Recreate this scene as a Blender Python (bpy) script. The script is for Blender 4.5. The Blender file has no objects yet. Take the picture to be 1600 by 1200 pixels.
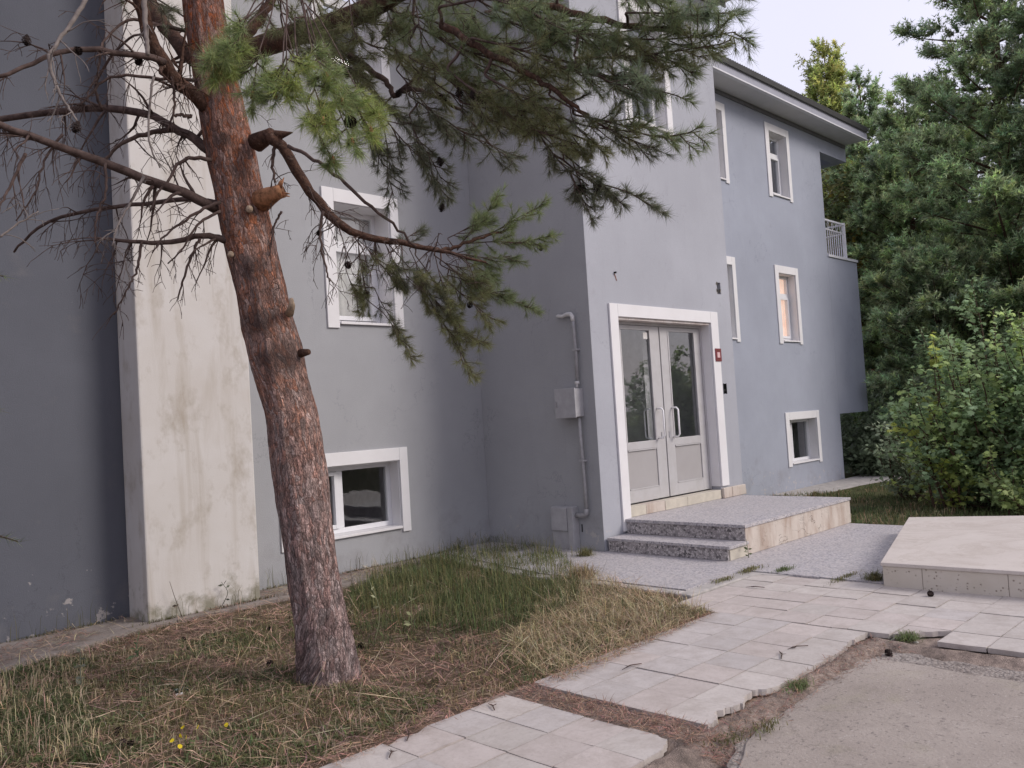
import bpy, bmesh, math, random
import numpy as np
from mathutils import Vector, Matrix, noise

# ------------------------------------------------------------------ camera, sky, sun, exposure
scene = bpy.context.scene
COL = scene.collection
F_PX, EYE = 1318.518, 1.6
YAW, PITCH, ROLL = 0.779168544, 0.0409625161, -0.0615672062
_fw = np.array([math.cos(YAW)*math.cos(PITCH), math.sin(YAW)*math.cos(PITCH), math.sin(PITCH)])
_r0 = np.array([math.sin(YAW), -math.cos(YAW), 0.0]); _u0 = np.cross(_r0, _fw)
_rt = math.cos(ROLL)*_r0 + math.sin(ROLL)*_u0
_up = -math.sin(ROLL)*_r0 + math.cos(ROLL)*_u0
CAM = np.array([0, 0, EYE])
cam_data = bpy.data.cameras.new('camera'); cam = bpy.data.objects.new('camera', cam_data); COL.objects.link(cam)
cam_data.sensor_fit = 'HORIZONTAL'; cam_data.sensor_width = 36; cam_data.lens = 36*F_PX/1600
cam_data.clip_start = 0.05; cam_data.clip_end = 2000
m = Matrix.Identity(4)
for i in range(3):
    m[i][0], m[i][1], m[i][2], m[i][3] = _rt[i], _up[i], -_fw[i], CAM[i]
cam.matrix_world = m
scene.camera = cam

SUN_DIR = Vector((0.50, -0.80, 0.62)).normalized()
world = bpy.data.worlds.new('World'); scene.world = world; world.use_nodes = True
wn = world.node_tree; wn.nodes.clear()
sky = wn.nodes.new('ShaderNodeTexSky'); sky.sky_type = 'NISHITA'; sky.sun_disc = False
sky.sun_elevation = math.asin(SUN_DIR.z); sky.sun_rotation = math.atan2(SUN_DIR.x, SUN_DIR.y)
sky.air_density = 1.0; sky.dust_density = 2.5; sky.ozone_density = 1.0
veil = wn.nodes.new('ShaderNodeMixRGB'); veil.blend_type = 'MIX'; veil.inputs[0].default_value = 0.72
veil.inputs[2].default_value = (8.6, 8.2, 9.7, 1)          # thin even cloud over the whole sky
bg = wn.nodes.new('ShaderNodeBackground'); bg.inputs['Strength'].default_value = 0.082
wo = wn.nodes.new('ShaderNodeOutputWorld')
ctc = wn.nodes.new('ShaderNodeTexCoord'); cno = wn.nodes.new('ShaderNodeTexNoise'); cno.inputs['Scale'].default_value = 2.2; cno.inputs['Detail'].default_value = 5
cmx = wn.nodes.new('ShaderNodeMixRGB'); cmx.inputs[1].default_value = (7.6, 7.5, 9.2, 1); cmx.inputs[2].default_value = (9.4, 8.9, 10.1, 1)
wn.links.new(ctc.outputs['Generated'], cno.inputs['Vector']); wn.links.new(cno.outputs['Fac'], cmx.inputs[0]); wn.links.new(cmx.outputs[0], veil.inputs[2])
wn.links.new(sky.outputs[0], veil.inputs[1]); wn.links.new(veil.outputs[0], bg.inputs['Color'])
wn.links.new(bg.outputs[0], wo.inputs['Surface'])
sun_d = bpy.data.lights.new('sun', 'SUN'); sun_d.energy = 1.45; sun_d.angle = math.radians(22); sun_d.color = (1.0, 0.93, 0.86)
sun_o = bpy.data.objects.new('sun', sun_d); COL.objects.link(sun_o)
sun_o.rotation_euler = SUN_DIR.to_track_quat('Z', 'Y').to_euler(); sun_o.location = (5, -10, 20)
vs = scene.view_settings
scene.display_settings.display_device = 'sRGB'
vs.view_transform = 'Standard'; vs.look = 'None'; vs.exposure = 0.68; vs.gamma = 1.0; vs.use_curve_mapping = False
scene.cycles.max_bounces = 6; scene.cycles.transparent_max_bounces = 12
scene.cycles.use_denoising = True

rng = np.random.default_rng(7)
random.seed(7)

def ray(x, y): return _fw + _rt*(x-800)/F_PX - _up*(y-600)/F_PX
def on_ground(x, y, z=0.0):
    d = ray(x, y); return CAM + d*(z-EYE)/d[2]
def at_depth(x, y, k): return CAM + ray(x, y)*k
def on_y(x, y, Y):
    d = ray(x, y); return CAM + d*Y/d[1]

# ------------------------------------------------------------------ object helpers
def link(name, mesh, mats=None, parent=None):
    o = bpy.data.objects.new(name, mesh); COL.objects.link(o)
    if mats is not None:
        for mm in (mats if isinstance(mats, (list, tuple)) else [mats]): mesh.materials.append(mm)
    if parent is not None: o.parent = parent
    return o
def empty(name, loc=(0, 0, 0)):
    o = bpy.data.objects.new(name, None); COL.objects.link(o); o.location = loc; o.empty_display_size = 0.1
    return o
def tag(o, label=None, category=None, group=None, kind=None):
    if label: o['label'] = label
    if category: o['category'] = category
    if group: o['group'] = group
    if kind: o['kind'] = kind
    return o
def world_parent(o, parent):
    o.parent = parent; o.matrix_parent_inverse = Matrix.Translation(-Vector(parent.location))

class MB:
    """collects boxes, prisms and tubes into one mesh"""
    def __init__(s): s.v = []; s.f = []; s.sm = []
    def add(s, vs_, fs, smooth=False):
        n = len(s.v); s.v += [tuple(map(float, v)) for v in vs_]
        for f in fs: s.f.append(tuple(i+n for i in f)); s.sm.append(smooth)
    def box(s, x0, x1, y0, y1, z0, z1):
        s.add([(x0,y0,z0),(x1,y0,z0),(x1,y1,z0),(x0,y1,z0),(x0,y0,z1),(x1,y0,z1),(x1,y1,z1),(x0,y1,z1)],
              [(0,3,2,1),(4,5,6,7),(0,1,5,4),(1,2,6,5),(2,3,7,6),(3,0,4,7)])
    def quad(s, a, b, c, d): s.add([a,b,c,d], [(0,1,2,3)])
    def prism(s, pts, z0, z1, ztop=None):
        n = len(pts)
        top = [(p[0],p[1],(z1 if ztop is None else ztop[i])) for i,p in enumerate(pts)]
        s.add([(p[0],p[1],z0) for p in pts]+top,
              [tuple(range(n-1,-1,-1)), tuple(range(n,2*n))]+[(i,(i+1)%n,n+(i+1)%n,n+i) for i in range(n)])
    def tube(s, pts, radii, n=8, cap=True):
        P = [Vector(p) for p in pts]
        if not hasattr(radii, '__len__'): radii = [radii]*len(P)
        vs_ = []; prev = None
        for i, p in enumerate(P):
            t = (P[min(i+1,len(P)-1)]-P[max(i-1,0)]).normalized()
            if prev is None:
                a = Vector((0,0,1)) if abs(t.z) < .9 else Vector((1,0,0))
                u = t.cross(a).normalized()
            else: u = (prev - t*prev.dot(t)).normalized()
            prev = u; w = t.cross(u)
            for k in range(n):
                an = 2*math.pi*k/n; vs_.append(p + (u*math.cos(an)+w*math.sin(an))*radii[i])
        fs = []
        for i in range(len(P)-1):
            for k in range(n): fs.append((i*n+k, i*n+(k+1)%n, (i+1)*n+(k+1)%n, (i+1)*n+k))
        if cap: fs.append(tuple(range(n-1,-1,-1))); fs.append(tuple((len(P)-1)*n+k for k in range(n)))
        s.add(vs_, fs, True)
    def mesh(s, name):
        me = bpy.data.meshes.new(name); me.from_pydata(s.v, [], s.f)
        me.polygons.foreach_set('use_smooth', s.sm); me.update(); return me
    def build(s, name, mats, parent=None, bevel=0.0):
        o = link(name, s.mesh(name), mats, parent)
        if bevel:
            b = o.modifiers.new('bevel', 'BEVEL'); b.width = bevel; b.segments = 2; b.limit_method = 'ANGLE'
        return o

def np_mesh(name, V, T, col=None, smooth=False):
    V = np.asarray(V, np.float32); T = np.asarray(T, np.int32)
    me = bpy.data.meshes.new(name)
    me.vertices.add(len(V)); me.vertices.foreach_set('co', V.ravel())
    k = T.shape[1]
    me.loops.add(T.size); me.loops.foreach_set('vertex_index', T.ravel())
    me.polygons.add(len(T)); me.polygons.foreach_set('loop_start', np.arange(0, T.size, k, dtype=np.int32))
    try: me.polygons.foreach_set('loop_total', np.full(len(T), k, np.int32))
    except Exception: pass
    if smooth: me.polygons.foreach_set('use_smooth', np.ones(len(T), bool))
    if col is not None:
        c = np.ones((len(V), 4), np.float32); c[:, :3] = col
        a = me.color_attributes.new('tint', 'FLOAT_COLOR', 'POINT'); a.data.foreach_set('color', c.ravel())
    me.update(); me.validate(); return me

# ------------------------------------------------------------------ materials
class NT:
    def __init__(s, name):
        s.m = bpy.data.materials.new(name); s.m.use_nodes = True; s.t = s.m.node_tree
        s.b = s.t.nodes['Principled BSDF']; s.o = s.t.nodes['Material Output']; s.tc = None
    def n(s, typ, **kw):
        nd = s.t.nodes.new(typ)
        for k, v in kw.items(): setattr(nd, k, v)
        return nd
    def l(s, a, b): s.t.links.new(a, b)
    def coord(s, which='Object'):
        if s.tc is None: s.tc = s.n('ShaderNodeTexCoord')
        return s.tc.outputs[which]
    def mapped(s, scale=(1,1,1), which='Object', loc=(0,0,0)):
        mp = s.n('ShaderNodeMapping'); mp.inputs['Scale'].default_value = scale; mp.inputs['Location'].default_value = loc
        s.l(s.coord(which), mp.inputs[0]); return mp.outputs[0]
    def noise(s, scale, detail=4, rough=.55, vec=None, dist=0):
        nd = s.n('ShaderNodeTexNoise'); nd.inputs['Scale'].default_value = scale
        nd.inputs['Detail'].default_value = detail; nd.inputs['Roughness'].default_value = rough
        nd.inputs['Distortion'].default_value = dist
        s.l(vec if vec is not None else s.coord(), nd.inputs['Vector']); return nd.outputs['Fac']
    def voro(s, scale, feature='F1', vec=None, out='Distance', rnd=1):
        nd = s.n('ShaderNodeTexVoronoi'); nd.feature = feature; nd.inputs['Scale'].default_value = scale
        nd.inputs['Randomness'].default_value = rnd
        s.l(vec if vec is not None else s.coord(), nd.inputs['Vector']); return nd.outputs[out]
    def ramp(s, fac, stops, mode='LINEAR'):
        r = s.n('ShaderNodeValToRGB'); r.color_ramp.interpolation = mode
        el = r.color_ramp.elements
        while len(el) < len(stops): el.new(.5)
        for e, (p, c) in zip(el, stops):
            e.position = p; e.color = (c, c, c, 1) if not hasattr(c, '__len__') else (*c, 1)
        s.l(fac, r.inputs[0]); return r.outputs[0]
    def mix(s, fac, a, b, mode='MIX'):
        nd = s.n('ShaderNodeMixRGB', blend_type=mode)
        for inp, v in zip(nd.inputs, (fac, a, b)):
            if isinstance(v, bpy.types.NodeSocket): s.l(v, inp)
            elif hasattr(v, '__len__'): inp.default_value = (*v, 1)
            else: inp.default_value = v if inp.type == 'VALUE' else (v, v, v, 1)
        return nd.outputs[0]
    def math(s, op, a, b=0.0):
        nd = s.n('ShaderNodeMath', operation=op)
        for inp, v in zip(nd.inputs, (a, b)):
            if isinstance(v, bpy.types.NodeSocket): s.l(v, inp)
            else: inp.default_value = v
        return nd.outputs[0]
    def bump(s, h, strength=.3, dist=.01):
        nd = s.n('ShaderNodeBump'); nd.inputs['Strength'].default_value = strength; nd.inputs['Distance'].default_value = dist
        s.l(h, nd.inputs['Height']); s.l(nd.outputs[0], s.b.inputs['Normal'])
    def color(s, c):
        if isinstance(c, bpy.types.NodeSocket): s.l(c, s.b.inputs['Base Color'])
        else: s.b.inputs['Base Color'].default_value = (*c, 1)
        return s
    def rough(s, r, spec=.3):
        if isinstance(r, bpy.types.NodeSocket): s.l(r, s.b.inputs['Roughness'])
        else: s.b.inputs['Roughness'].default_value = r
        s.b.inputs['Specular IOR Level'].default_value = spec; return s

def render_paint(name, base, seed):
    t = NT(name); mp = t.mapped((1,1,1), loc=(seed, seed*.7, 0))
    big = t.noise(.7, 3, .5, mp); med = t.noise(3.2, 5, .6, mp); fine = t.noise(90, 4, .7, mp)
    c = t.mix(t.ramp(big, [(.3, 0.0), (.7, 1.0)]), tuple(b*.93 for b in base), tuple(min(1, b*1.07) for b in base))
    c = t.mix(t.ramp(med, [(.35, .0), (.75, .32)]), c, tuple(b*.85 for b in base))
    # roller marks: tall soft-edged strokes of the same paint
    st = t.noise(1, 4, .5, t.mapped((5, 5, .8), loc=(seed, 0, 0)))
    c = t.mix(t.ramp(st, [(.5, 0), (.75, .10)]), c, tuple(min(1, b*1.15) for b in base))
    # rain streaks and flaked spots with shapes of their own
    wet = t.noise(1, 5, .6, t.mapped((9, 9, .55), loc=(0, seed, 0)), .6)
    c = t.mix(t.ramp(wet, [(.60, 0), (.78, .16)]), c, tuple(b*.68 for b in base))
    chip = t.noise(7, 6, .65, mp)
    zz = t.n('ShaderNodeSeparateXYZ'); t.l(t.coord(), zz.inputs[0])
    low = t.ramp(t.math('MULTIPLY', zz.outputs[2], .9), [(.0, .15), (.75, .0)])
    c = t.mix(t.math('MULTIPLY', t.ramp(t.math('ADD', chip, low), [(.735, 0), (.765, 1)]), .6), c, (.46, .42, .40))
    grime = t.ramp(t.math('ADD', t.noise(2.2, 6, .7, mp), low), [(.62, 0), (.8, .35)])
    c = t.mix(grime, c, (.20, .185, .18))
    grit = t.noise(150, 3, .7, mp); c = t.mix(t.ramp(grit, [(.3, .22), (.6, 0)]), c, tuple(b*.62 for b in base))
    hair = t.noise(1.1, 9, .62, t.mapped((1, 1, .8), loc=(seed*2.1, 3, seed))); hm = t.ramp(t.noise(.9, 2, .5, t.mapped((1,1,1), loc=(1, seed, 5))), [(.5, 0), (.62, .55)])
    c = t.mix(t.math('MULTIPLY', t.ramp(hair, [(.4965, 0), (.5, 1), (.5035, 0)]), hm), c, tuple(b*.5 for b in base))
    t.color(c).rough(.88, .2); t.bump(t.math('ADD', t.math('MULTIPLY', fine, .9), t.math('MULTIPLY', med, 1.2)), .5, .007)
    return t.m
M = {}
PAINT = (.338, .342, .358)
M['paint'] = render_paint('grey_render', PAINT, 0)
M['paint_block'] = render_paint('warm_grey_render', (.378, .386, .425), 3)
M['paint_wing'] = render_paint('blue_grey_render', (.330, .350, .412), 6)
M['paint_left'] = render_paint('dark_left_render', (.112, .117, .138), 9)  # left wall: much darker base tone than the other walls

t = NT('white_surround'); mp = t.mapped((1,1,1))
c = t.mix(t.ramp(t.noise(4, 5, .6), [(.4, 0), (.75, .35)]), (.68, .67, .68), (.57, .55, .55))
t.color(c).rough(.7, .3); t.bump(t.noise(60, 3), .2, .003); M['white'] = t.m
t = NT('dirty_white'); c = t.mix(t.ramp(t.noise(6, 6, .7), [(.4, 0), (.68, .8)]), (.62, .58, .56), (.36, .27, .24))
t.color(c).rough(.8, .2); t.bump(t.noise(40, 4), .4, .004); M['dirty_white'] = t.m
t = NT('pillar_white'); mp = t.mapped((1,1,1))
c = t.mix(t.ramp(t.noise(1.3, 4, .6), [(.35, 0), (.7, .7)]), (.555, .535, .52), (.47, .435, .40))
streak = t.noise(1, 6, .6, t.mapped((6, 6, .45)), .8)
c = t.mix(t.ramp(streak, [(.50, 0), (.72, .62)]), c, (.36, .315, .26))
blot = t.noise(2.6, 7, .7, t.mapped((1.6, 1.6, 1), loc=(4, 1, 2)))
c = t.mix(t.ramp(blot, [(.52, 0), (.70, .6)]), c, (.31, .265, .21))
zz = t.n('ShaderNodeSeparateXYZ'); t.l(t.coord(), zz.inputs[0])
low = t.ramp(t.math('MULTIPLY', zz.outputs[2], 1.4), [(0, .3), (.6, 0)])
c = t.mix(t.ramp(t.math('ADD', t.noise(5, 6, .65), low), [(.68, 0), (.86, .8)]), c, (.17, .16, .11))
t.color(c).rough(.85, .2); t.bump(t.noise(70, 5, .7), .3, .004); M['pillar'] = t.m
t = NT('window_plastic'); t.color((.68, .68, .70)).rough(.35, .4); M['pvc'] = t.m
t = NT('door_aluminium'); c = t.mix(t.ramp(t.noise(7, 5, .6), [(.45, 0), (.75, .5)]), (.43, .42, .425), (.34, .32, .31))
t.color(c).rough(.5, .4); M['alu'] = t.m
t = NT('door_panel'); c = t.mix(t.ramp(t.noise(3, 5, .6), [(.4, 0), (.75, .4)]), (.345, .33, .33), (.28, .262, .255))
t.color(c).rough(.55, .35); M['panel'] = t.m
t = NT('white_enamel'); t.color((.80, .79, .80)).rough(.3, .5); M['enamel'] = t.m
t = NT('glass'); t.t.nodes.remove(t.b)
tr = t.n('ShaderNodeBsdfTransparent'); tr.inputs[0].default_value = (.93, .94, .94, 1)
gl = t.n('ShaderNodeBsdfGlossy'); gl.inputs['Roughness'].default_value = .015; gl.inputs[0].default_value = (.95, .97, 1, 1)
fr = t.n('ShaderNodeFresnel'); fr.inputs[0].default_value = 1.55
wv = t.noise(3, 2); bp = t.n('ShaderNodeBump'); bp.inputs['Strength'].default_value = .02; bp.inputs['Distance'].default_value = .05
t.l(wv, bp.inputs['Height']); t.l(bp.outputs[0], gl.inputs['Normal'])
mx = t.n('ShaderNodeMixShader'); ge = t.n('ShaderNodeNewGeometry'); t.l(t.math('MULTIPLY', t.math('MULTIPLY', fr.outputs[0], 1.9), t.math('SUBTRACT', 1.0, ge.outputs['Backfacing'])), mx.inputs[0]); t.l(tr.outputs[0], mx.inputs[1]); t.l(gl.outputs[0], mx.inputs[2])
t.l(mx.outputs[0], t.o.inputs[0]); M['glass'] = t.m
def plain(name, col, r=.7, var=.12, scale=8, spec=.3, bump=.2):
    t = NT(name); c = t.mix(t.ramp(t.noise(scale, 5, .6), [(.35, 0), (.7, 1)]), tuple(x*(1-var) for x in col), tuple(min(1, x*(1+var)) for x in col))
    t.color(c).rough(r, spec)
    if bump: t.bump(t.noise(scale*6, 4), bump, .004)
    return t.m
M['curtain'] = plain('net_curtain', (.74, .71, .69), .9, .08, 5)
t = NT('lamp_lit_curtain'); c = t.mix(t.ramp(t.noise(6, 3), [(.3, 0), (.7, 1)]), (.78, .50, .38), (.82, .64, .53)); t.color(c).rough(.9)
t.l(c, t.b.inputs['Emission Color']); t.b.inputs['Emission Strength'].default_value = .62; M['lit'] = t.m
M['room'] = plain('indoor_plaster', (.62, .61, .62), .9)
M['soffit'] = plain('soffit_board', (.55, .545, .56), .8, .06, 3)
M['fascia'] = plain('fascia_board', (.30, .305, .36), .6, .07, 4)
M['lip'] = plain('white_lip', (.62, .62, .65), .5, .03)
M['band'] = plain('shadow_gap_grey', (.17, .17, .185), .8, .1)
M['roofing'] = plain('dark_roofing', (.018, .018, .02), .6, .3, 10)
M['railing'] = plain('white_railing_paint', (.84, .83, .85), .5, .06)
M['metal_grey'] = plain('painted_box_metal', (.36, .355, .37), .55, .1, 9)
M['pipe'] = plain('painted_pipe', (.31, .305, .315), .6, .15, 14)
M['pvc_pipe'] = plain('pale_pipe_end', (.55, .54, .54), .6, .15, 14)
M['black'] = plain('black_plastic', (.015, .015, .016), .5, .2)
M['hole'] = plain('bare_mortar', (.16, .145, .125), .95, .4, 30)
M['maroon'] = plain('maroon_enamel', (.16, .022, .03), .45, .1)
M['plate_ink'] = plain('pale_print', (.62, .42, .42), .6, .05)
M['rust'] = plain('rust_stain', (.20, .09, .06), .9, .3, 30)

def terrazzo(name, cols, scale, gap=.05, dark=(.05,.045,.05), rough=.55, base=None):
    t = NT(name)
    cell = t.voro(scale, 'F1', out='Color'); sep = t.n('ShaderNodeSeparateColor'); t.l(cell, sep.inputs[0])
    n = len(cols)
    c = t.ramp(sep.outputs[0], [(i/n, cc) for i, cc in enumerate(cols)], 'CONSTANT')
    edge = t.voro(scale, 'DISTANCE_TO_EDGE')
    c = t.mix(t.ramp(edge, [(0, 1), (gap, 0)]), c, base or cols[0])
    c = t.mix(t.ramp(t.noise(1.5, 5, .6), [(.35, 0), (.7, .4)]), c, (.40, .37, .36))
    t.color(c).rough(rough, .35); t.bump(t.noise(120, 3), .15, .002)
    return t.m
M['terrazzo'] = terrazzo('grey_terrazzo', [(.43,.41,.42),(.30,.29,.31),(.52,.49,.49),(.36,.34,.37),(.22,.21,.23),(.47,.43,.42)], 55, .1)
M['riser'] = terrazzo('dark_speckled_terrazzo', [(.22,.20,.205),(.52,.49,.48),(.31,.285,.285),(.56,.52,.51),(.08,.075,.08),(.42,.39,.39)], 42, .12, base=(.20,.18,.18))
M['concrete_edge'] = plain('pale_concrete', (.40, .375, .355), .9, .2, 9)
t = NT('weathered_strip')
c = t.mix(t.ramp(t.noise(2.4, 7, .7), [(.3, 0), (.7, 1)]), (.30, .265, .245), (.20, .17, .15))
c = t.mix(t.ramp(t.noise(6, 6, .7, t.mapped((1,1,1), loc=(3,3,0))), [(.5, 0), (.66, .75)]), c, (.12, .095, .075))
c = t.mix(t.ramp(t.noise(40, 4, .6), [(.6, 0), (.7, .5)]), c, (.40, .37, .35))
t.color(c).rough(.95, .1); t.bump(t.noise(30, 7, .75), .6, .012); M['strip'] = t.m
t = NT('cream_stone_cladding')
c = t.mix(t.ramp(t.noise(2.6, 6, .65), [(.3, 0), (.7, 1)]), (.46, .40, .35), (.55, .495, .445))
c = t.mix(t.ramp(t.noise(1, 6, .7, t.mapped((4, 4, 1.2))), [(.46, 0), (.66, .8)]), c, (.34, .255, .205))
ck = t.noise(1.0, 7, .66, t.mapped((1, 1, 1.9), loc=(2.3, 0, .4)), .3)
cr = t.ramp(ck, [(.492, 0), (.5, 1), (.508, 0)])
msk = t.ramp(t.noise(1.4, 2, .5, t.mapped((1, 1, 1), loc=(3, 0, 0))), [(.56, 0), (.62, .8)])
c = t.mix(t.math('MULTIPLY', cr, msk), c, (.07, .05, .04))
t.color(c).rough(.8, .3); t.bump(t.math('SUBTRACT', t.noise(25, 5), t.math('MULTIPLY', cr, 2)), .35, .006); M['cladding'] = t.m
M['tread_side'] = plain('pale_marble', (.50, .46, .39), .7, .1, 7)
t = NT('pitted_cream_stone')
pit = t.voro(34, 'F1'); big = t.noise(3, 5, .6)
c = t.mix(t.ramp(big, [(.3, 0), (.7, 1)]), (.50, .45, .38), (.58, .53, .47))
sel = t.ramp(t.noise(9, 3, .5), [(.48, 0), (.56, 1)])
hole = t.math('MULTIPLY', t.ramp(pit, [(.15, 1), (.3, 0)]), sel)
c = t.mix(t.math('MULTIPLY', hole, .8), c, (.22, .18, .14)); t.color(c).rough(.8, .3)
t.bump(t.math('MULTIPLY', hole, -1), .6, .008); M['pitted'] = t.m
t = NT('smooth_cream_stone')
c = t.mix(t.ramp(t.noise(2.2, 7, .68), [(.3, 0), (.7, 1)]), (.50, .45, .41), (.58, .53, .49))
c = t.mix(t.ramp(t.noise(1.1, 7, .75, t.mapped((1,1,1), loc=(4,2,0)), 1.0), [(.50, 0), (.53, .4), (.58, .0)]), c, (.40, .34, .29))
c = t.mix(t.ramp(t.noise(7, 6, .7), [(.58, 0), (.72, .5)]), c, (.36, .31, .27)); c = t.mix(t.ramp(t.noise(80, 3, .6), [(.62, 0), (.7, .5)]), c, (.33, .28, .25))
t.color(c).rough(.65, .3); t.bump(t.noise(40, 5), .2, .004); M['slab_top'] = t.m
def tile_mat(name, a, b, vein):
    t = NT(name)
    oi = t.n('ShaderNodeObjectInfo'); mp = t.n('ShaderNodeVectorMath', operation='ADD')
    t.l(t.coord('Object'), mp.inputs[0])
    cmb = t.n('ShaderNodeCombineXYZ'); t.l(t.math('MULTIPLY', oi.outputs['Random'], 37), cmb.inputs[0]); t.l(t.math('MULTIPLY', oi.outputs['Random'], 91), cmb.inputs[1])
    t.l(cmb.outputs[0], mp.inputs[1]); v = mp.outputs[0]
    c = t.mix(t.ramp(t.noise(7, 6, .65, v), [(.3, 0), (.72, 1)]), a, b)
    c = t.mix(t.ramp(t.noise(2.5, 7, .7, v, 1.2), [(.47, 0), (.5, .35), (.53, 0)]), c, vein)
    c = t.mix(t.ramp(t.noise(45, 4, .6, v), [(.55, 0), (.75, .4)]), c, tuple(x*.6 for x in a))
    hs = t.n('ShaderNodeHueSaturation'); t.l(c, hs.inputs['Color'])
    t.l(t.math('ADD', t.math('MULTIPLY', oi.outputs['Random'], .14), .92), hs.inputs['Value'])
    sx_ = t.n('ShaderNodeSeparateXYZ'); t.l(t.coord('Object'), sx_.inputs[0])
    mxx = t.math('MAXIMUM', t.math('ABSOLUTE', sx_.outputs[0]), t.math('ABSOLUTE', sx_.outputs[1]))
    em = t.math('ADD', mxx, t.math('MULTIPLY', t.math('SUBTRACT', t.noise(14, 5, .7, v), .5), .07))
    dirt_ = t.mix(t.ramp(em, [(.136, 0), (.158, .42)]), hs.outputs[0], (.20, .165, .145))
    dirt_ = t.mix(t.ramp(t.noise(5, 7, .75, v), [(.47, 0), (.70, .6)]), dirt_, (.32, .275, .245))
    t.t.links.clear() if False else None
    t.color(dirt_).rough(.65, .3); t.bump(t.noise(30, 5, .6, v), .3, .005); return t.m
M['tile_grey'] = tile_mat('grey_marble_tile', (.425, .39, .375), (.505, .47, .455), (.36, .325, .31))
M['tile_pink'] = tile_mat('pink_beige_tile', (.455, .405, .380), (.525, .470, .445), (.40, .345, .315))
M['tile_white'] = tile_mat('white_marble_tile', (.45, .41, .385), (.525, .485, .455), (.38, .34, .31))
t = NT('yard_concrete')
c = t.mix(t.ramp(t.noise(1.6, 7, .7), [(.3, 0), (.7, 1)]), (.28, .242, .215), (.375, .33, .295))
sp = t.noise(38, 4, .6); c = t.mix(t.ramp(sp, [(.58, 0), (.70, .75)]), c, (.14, .12, .115))
sp2 = t.noise(60, 3, .6, t.mapped((1,1,1), loc=(7,2,1))); c = t.mix(t.ramp(sp2, [(.62, 0), (.72, .7)]), c, (.46, .42, .39))
pt = t.noise(4.5, 6, .7, t.mapped((1,1,1), loc=(1,9,1))); c = t.mix(t.ramp(pt, [(.55, 0), (.72, .5)]), c, (.20, .175, .155))
mo = t.noise(2.1, 5, .6, t.mapped((1,1,1), loc=(5,3,1))); c = t.mix(t.ramp(mo, [(.58, 0), (.75, .45)]), c, (.27, .25, .17))
ckk = t.noise(.75, 9, .6, t.mapped((1,1,1), loc=(2.2,.4,0))); c = t.mix(t.ramp(ckk, [(.497, 0), (.5, .4), (.503, 0)]), c, (.12, .10, .09))
t.color(c).rough(.9, .2); t.bump(t.math('ADD', t.noise(50, 6, .7), t.noise(6, 4)), .55, .012); M['yard'] = t.m
t = NT('rough_old_concrete')
c = t.mix(t.ramp(t.noise(3, 7, .7), [(.3, 0), (.7, 1)]), (.24, .205, .185), (.34, .305, .28))
c = t.mix(t.ramp(t.voro(48, 'F1'), [(.2, .7), (.42, 0)]), c, (.44, .40, .37)); c = t.mix(t.ramp(t.noise(16, 5, .65), [(.5, 0), (.62, .7)]), c, (.13, .11, .10))
t.color(c).rough(.95, .1); t.bump(t.math('ADD', t.voro(48, 'F1'), t.noise(30, 6, .75)), .8, .015); M['yard_rough'] = t.m
t = NT('soil'); at = t.n('ShaderNodeAttribute'); at.attribute_name = 'tint'
c = t.mix(t.ramp(t.noise(14, 7, .7), [(.3, .0), (.7, 1)]), (.42, .42, .42), (1.35, 1.3, 1.25))
c = t.mix(1, at.outputs['Color'], c, 'MULTIPLY')
gr = t.noise(110, 3, .6); c = t.mix(t.ramp(gr, [(.62, 0), (.7, .6)]), c, (.30, .25, .22))
t.color(c).rough(.95, .1); t.bump(t.math('ADD', t.noise(30, 7, .75), t.noise(160, 2)), .9, .02); M['soil'] = t.m

def leaf_mat(name, transl=.35, rough=.55, hue=0.0):
    t = NT(name); at = t.n('ShaderNodeAttribute'); at.attribute_name = 'tint'
    t.l(at.outputs['Color'], t.b.inputs['Base Color']); t.rough(rough, .25)
    if transl:
        tb = t.n('ShaderNodeBsdfTranslucent'); t.l(at.outputs['Color'], tb.inputs[0])
        mx = t.n('ShaderNodeMixShader'); mx.inputs[0].default_value = transl
        t.l(t.b.outputs[0], mx.inputs[1]); t.l(tb.outputs[0], mx.inputs[2]); t.l(mx.outputs[0], t.o.inputs[0])
    return t.m
M['needle'] = leaf_mat('pine_needles', .42, .5)
M['leaf'] = leaf_mat('broad_leaves', .45, .55)
M['grass'] = leaf_mat('grass_blades', .3, .7)
M['litter'] = leaf_mat('fallen_needles', 0, .8)
t = NT('dead_twig'); c = t.mix(t.ramp(t.noise(18, 5, .7), [(.35, 0), (.65, 1)]), (.050, .034, .030), (.12, .085, .075))
t.color(c).rough(.9, .1); t.bump(t.noise(120, 3), .4, .003); M['twig'] = t.m
t = NT('grey_twig'); c = t.mix(t.ramp(t.noise(18, 5, .7), [(.35, 0), (.65, 1)]), (.12, .10, .092), (.22, .19, .175))
t.color(c).rough(.9, .1); M['grey_twig'] = t.m
t = NT('red_branch_bark'); c = t.mix(t.ramp(t.noise(22, 6, .7), [(.35, 0), (.7, 1)]), (.062, .040, .032), (.15, .080, .056))
c = t.mix(t.ramp(t.noise(60, 5, .7), [(.4, .6), (.52, 0)]), c, (.03, .02, .018)); c = t.mix(t.ramp(t.noise(35, 6, .7, t.mapped((1,1,1), loc=(3,1,2))), [(.56, 0), (.68, .6)]), c, (.24, .17, .14))
t.color(c).rough(.95, .1); t.bump(t.noise(70, 6, .75), 1.0, .014); M['limb'] = t.m
t = NT('pine_bark')
uv = t.coord('UV')
def uvm(sx, sy): 
    mp = t.n('ShaderNodeMapping'); mp.inputs['Scale'].default_value = (sx, sy, 1); t.l(uv, mp.inputs[0]); return mp.outputs[0]
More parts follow.
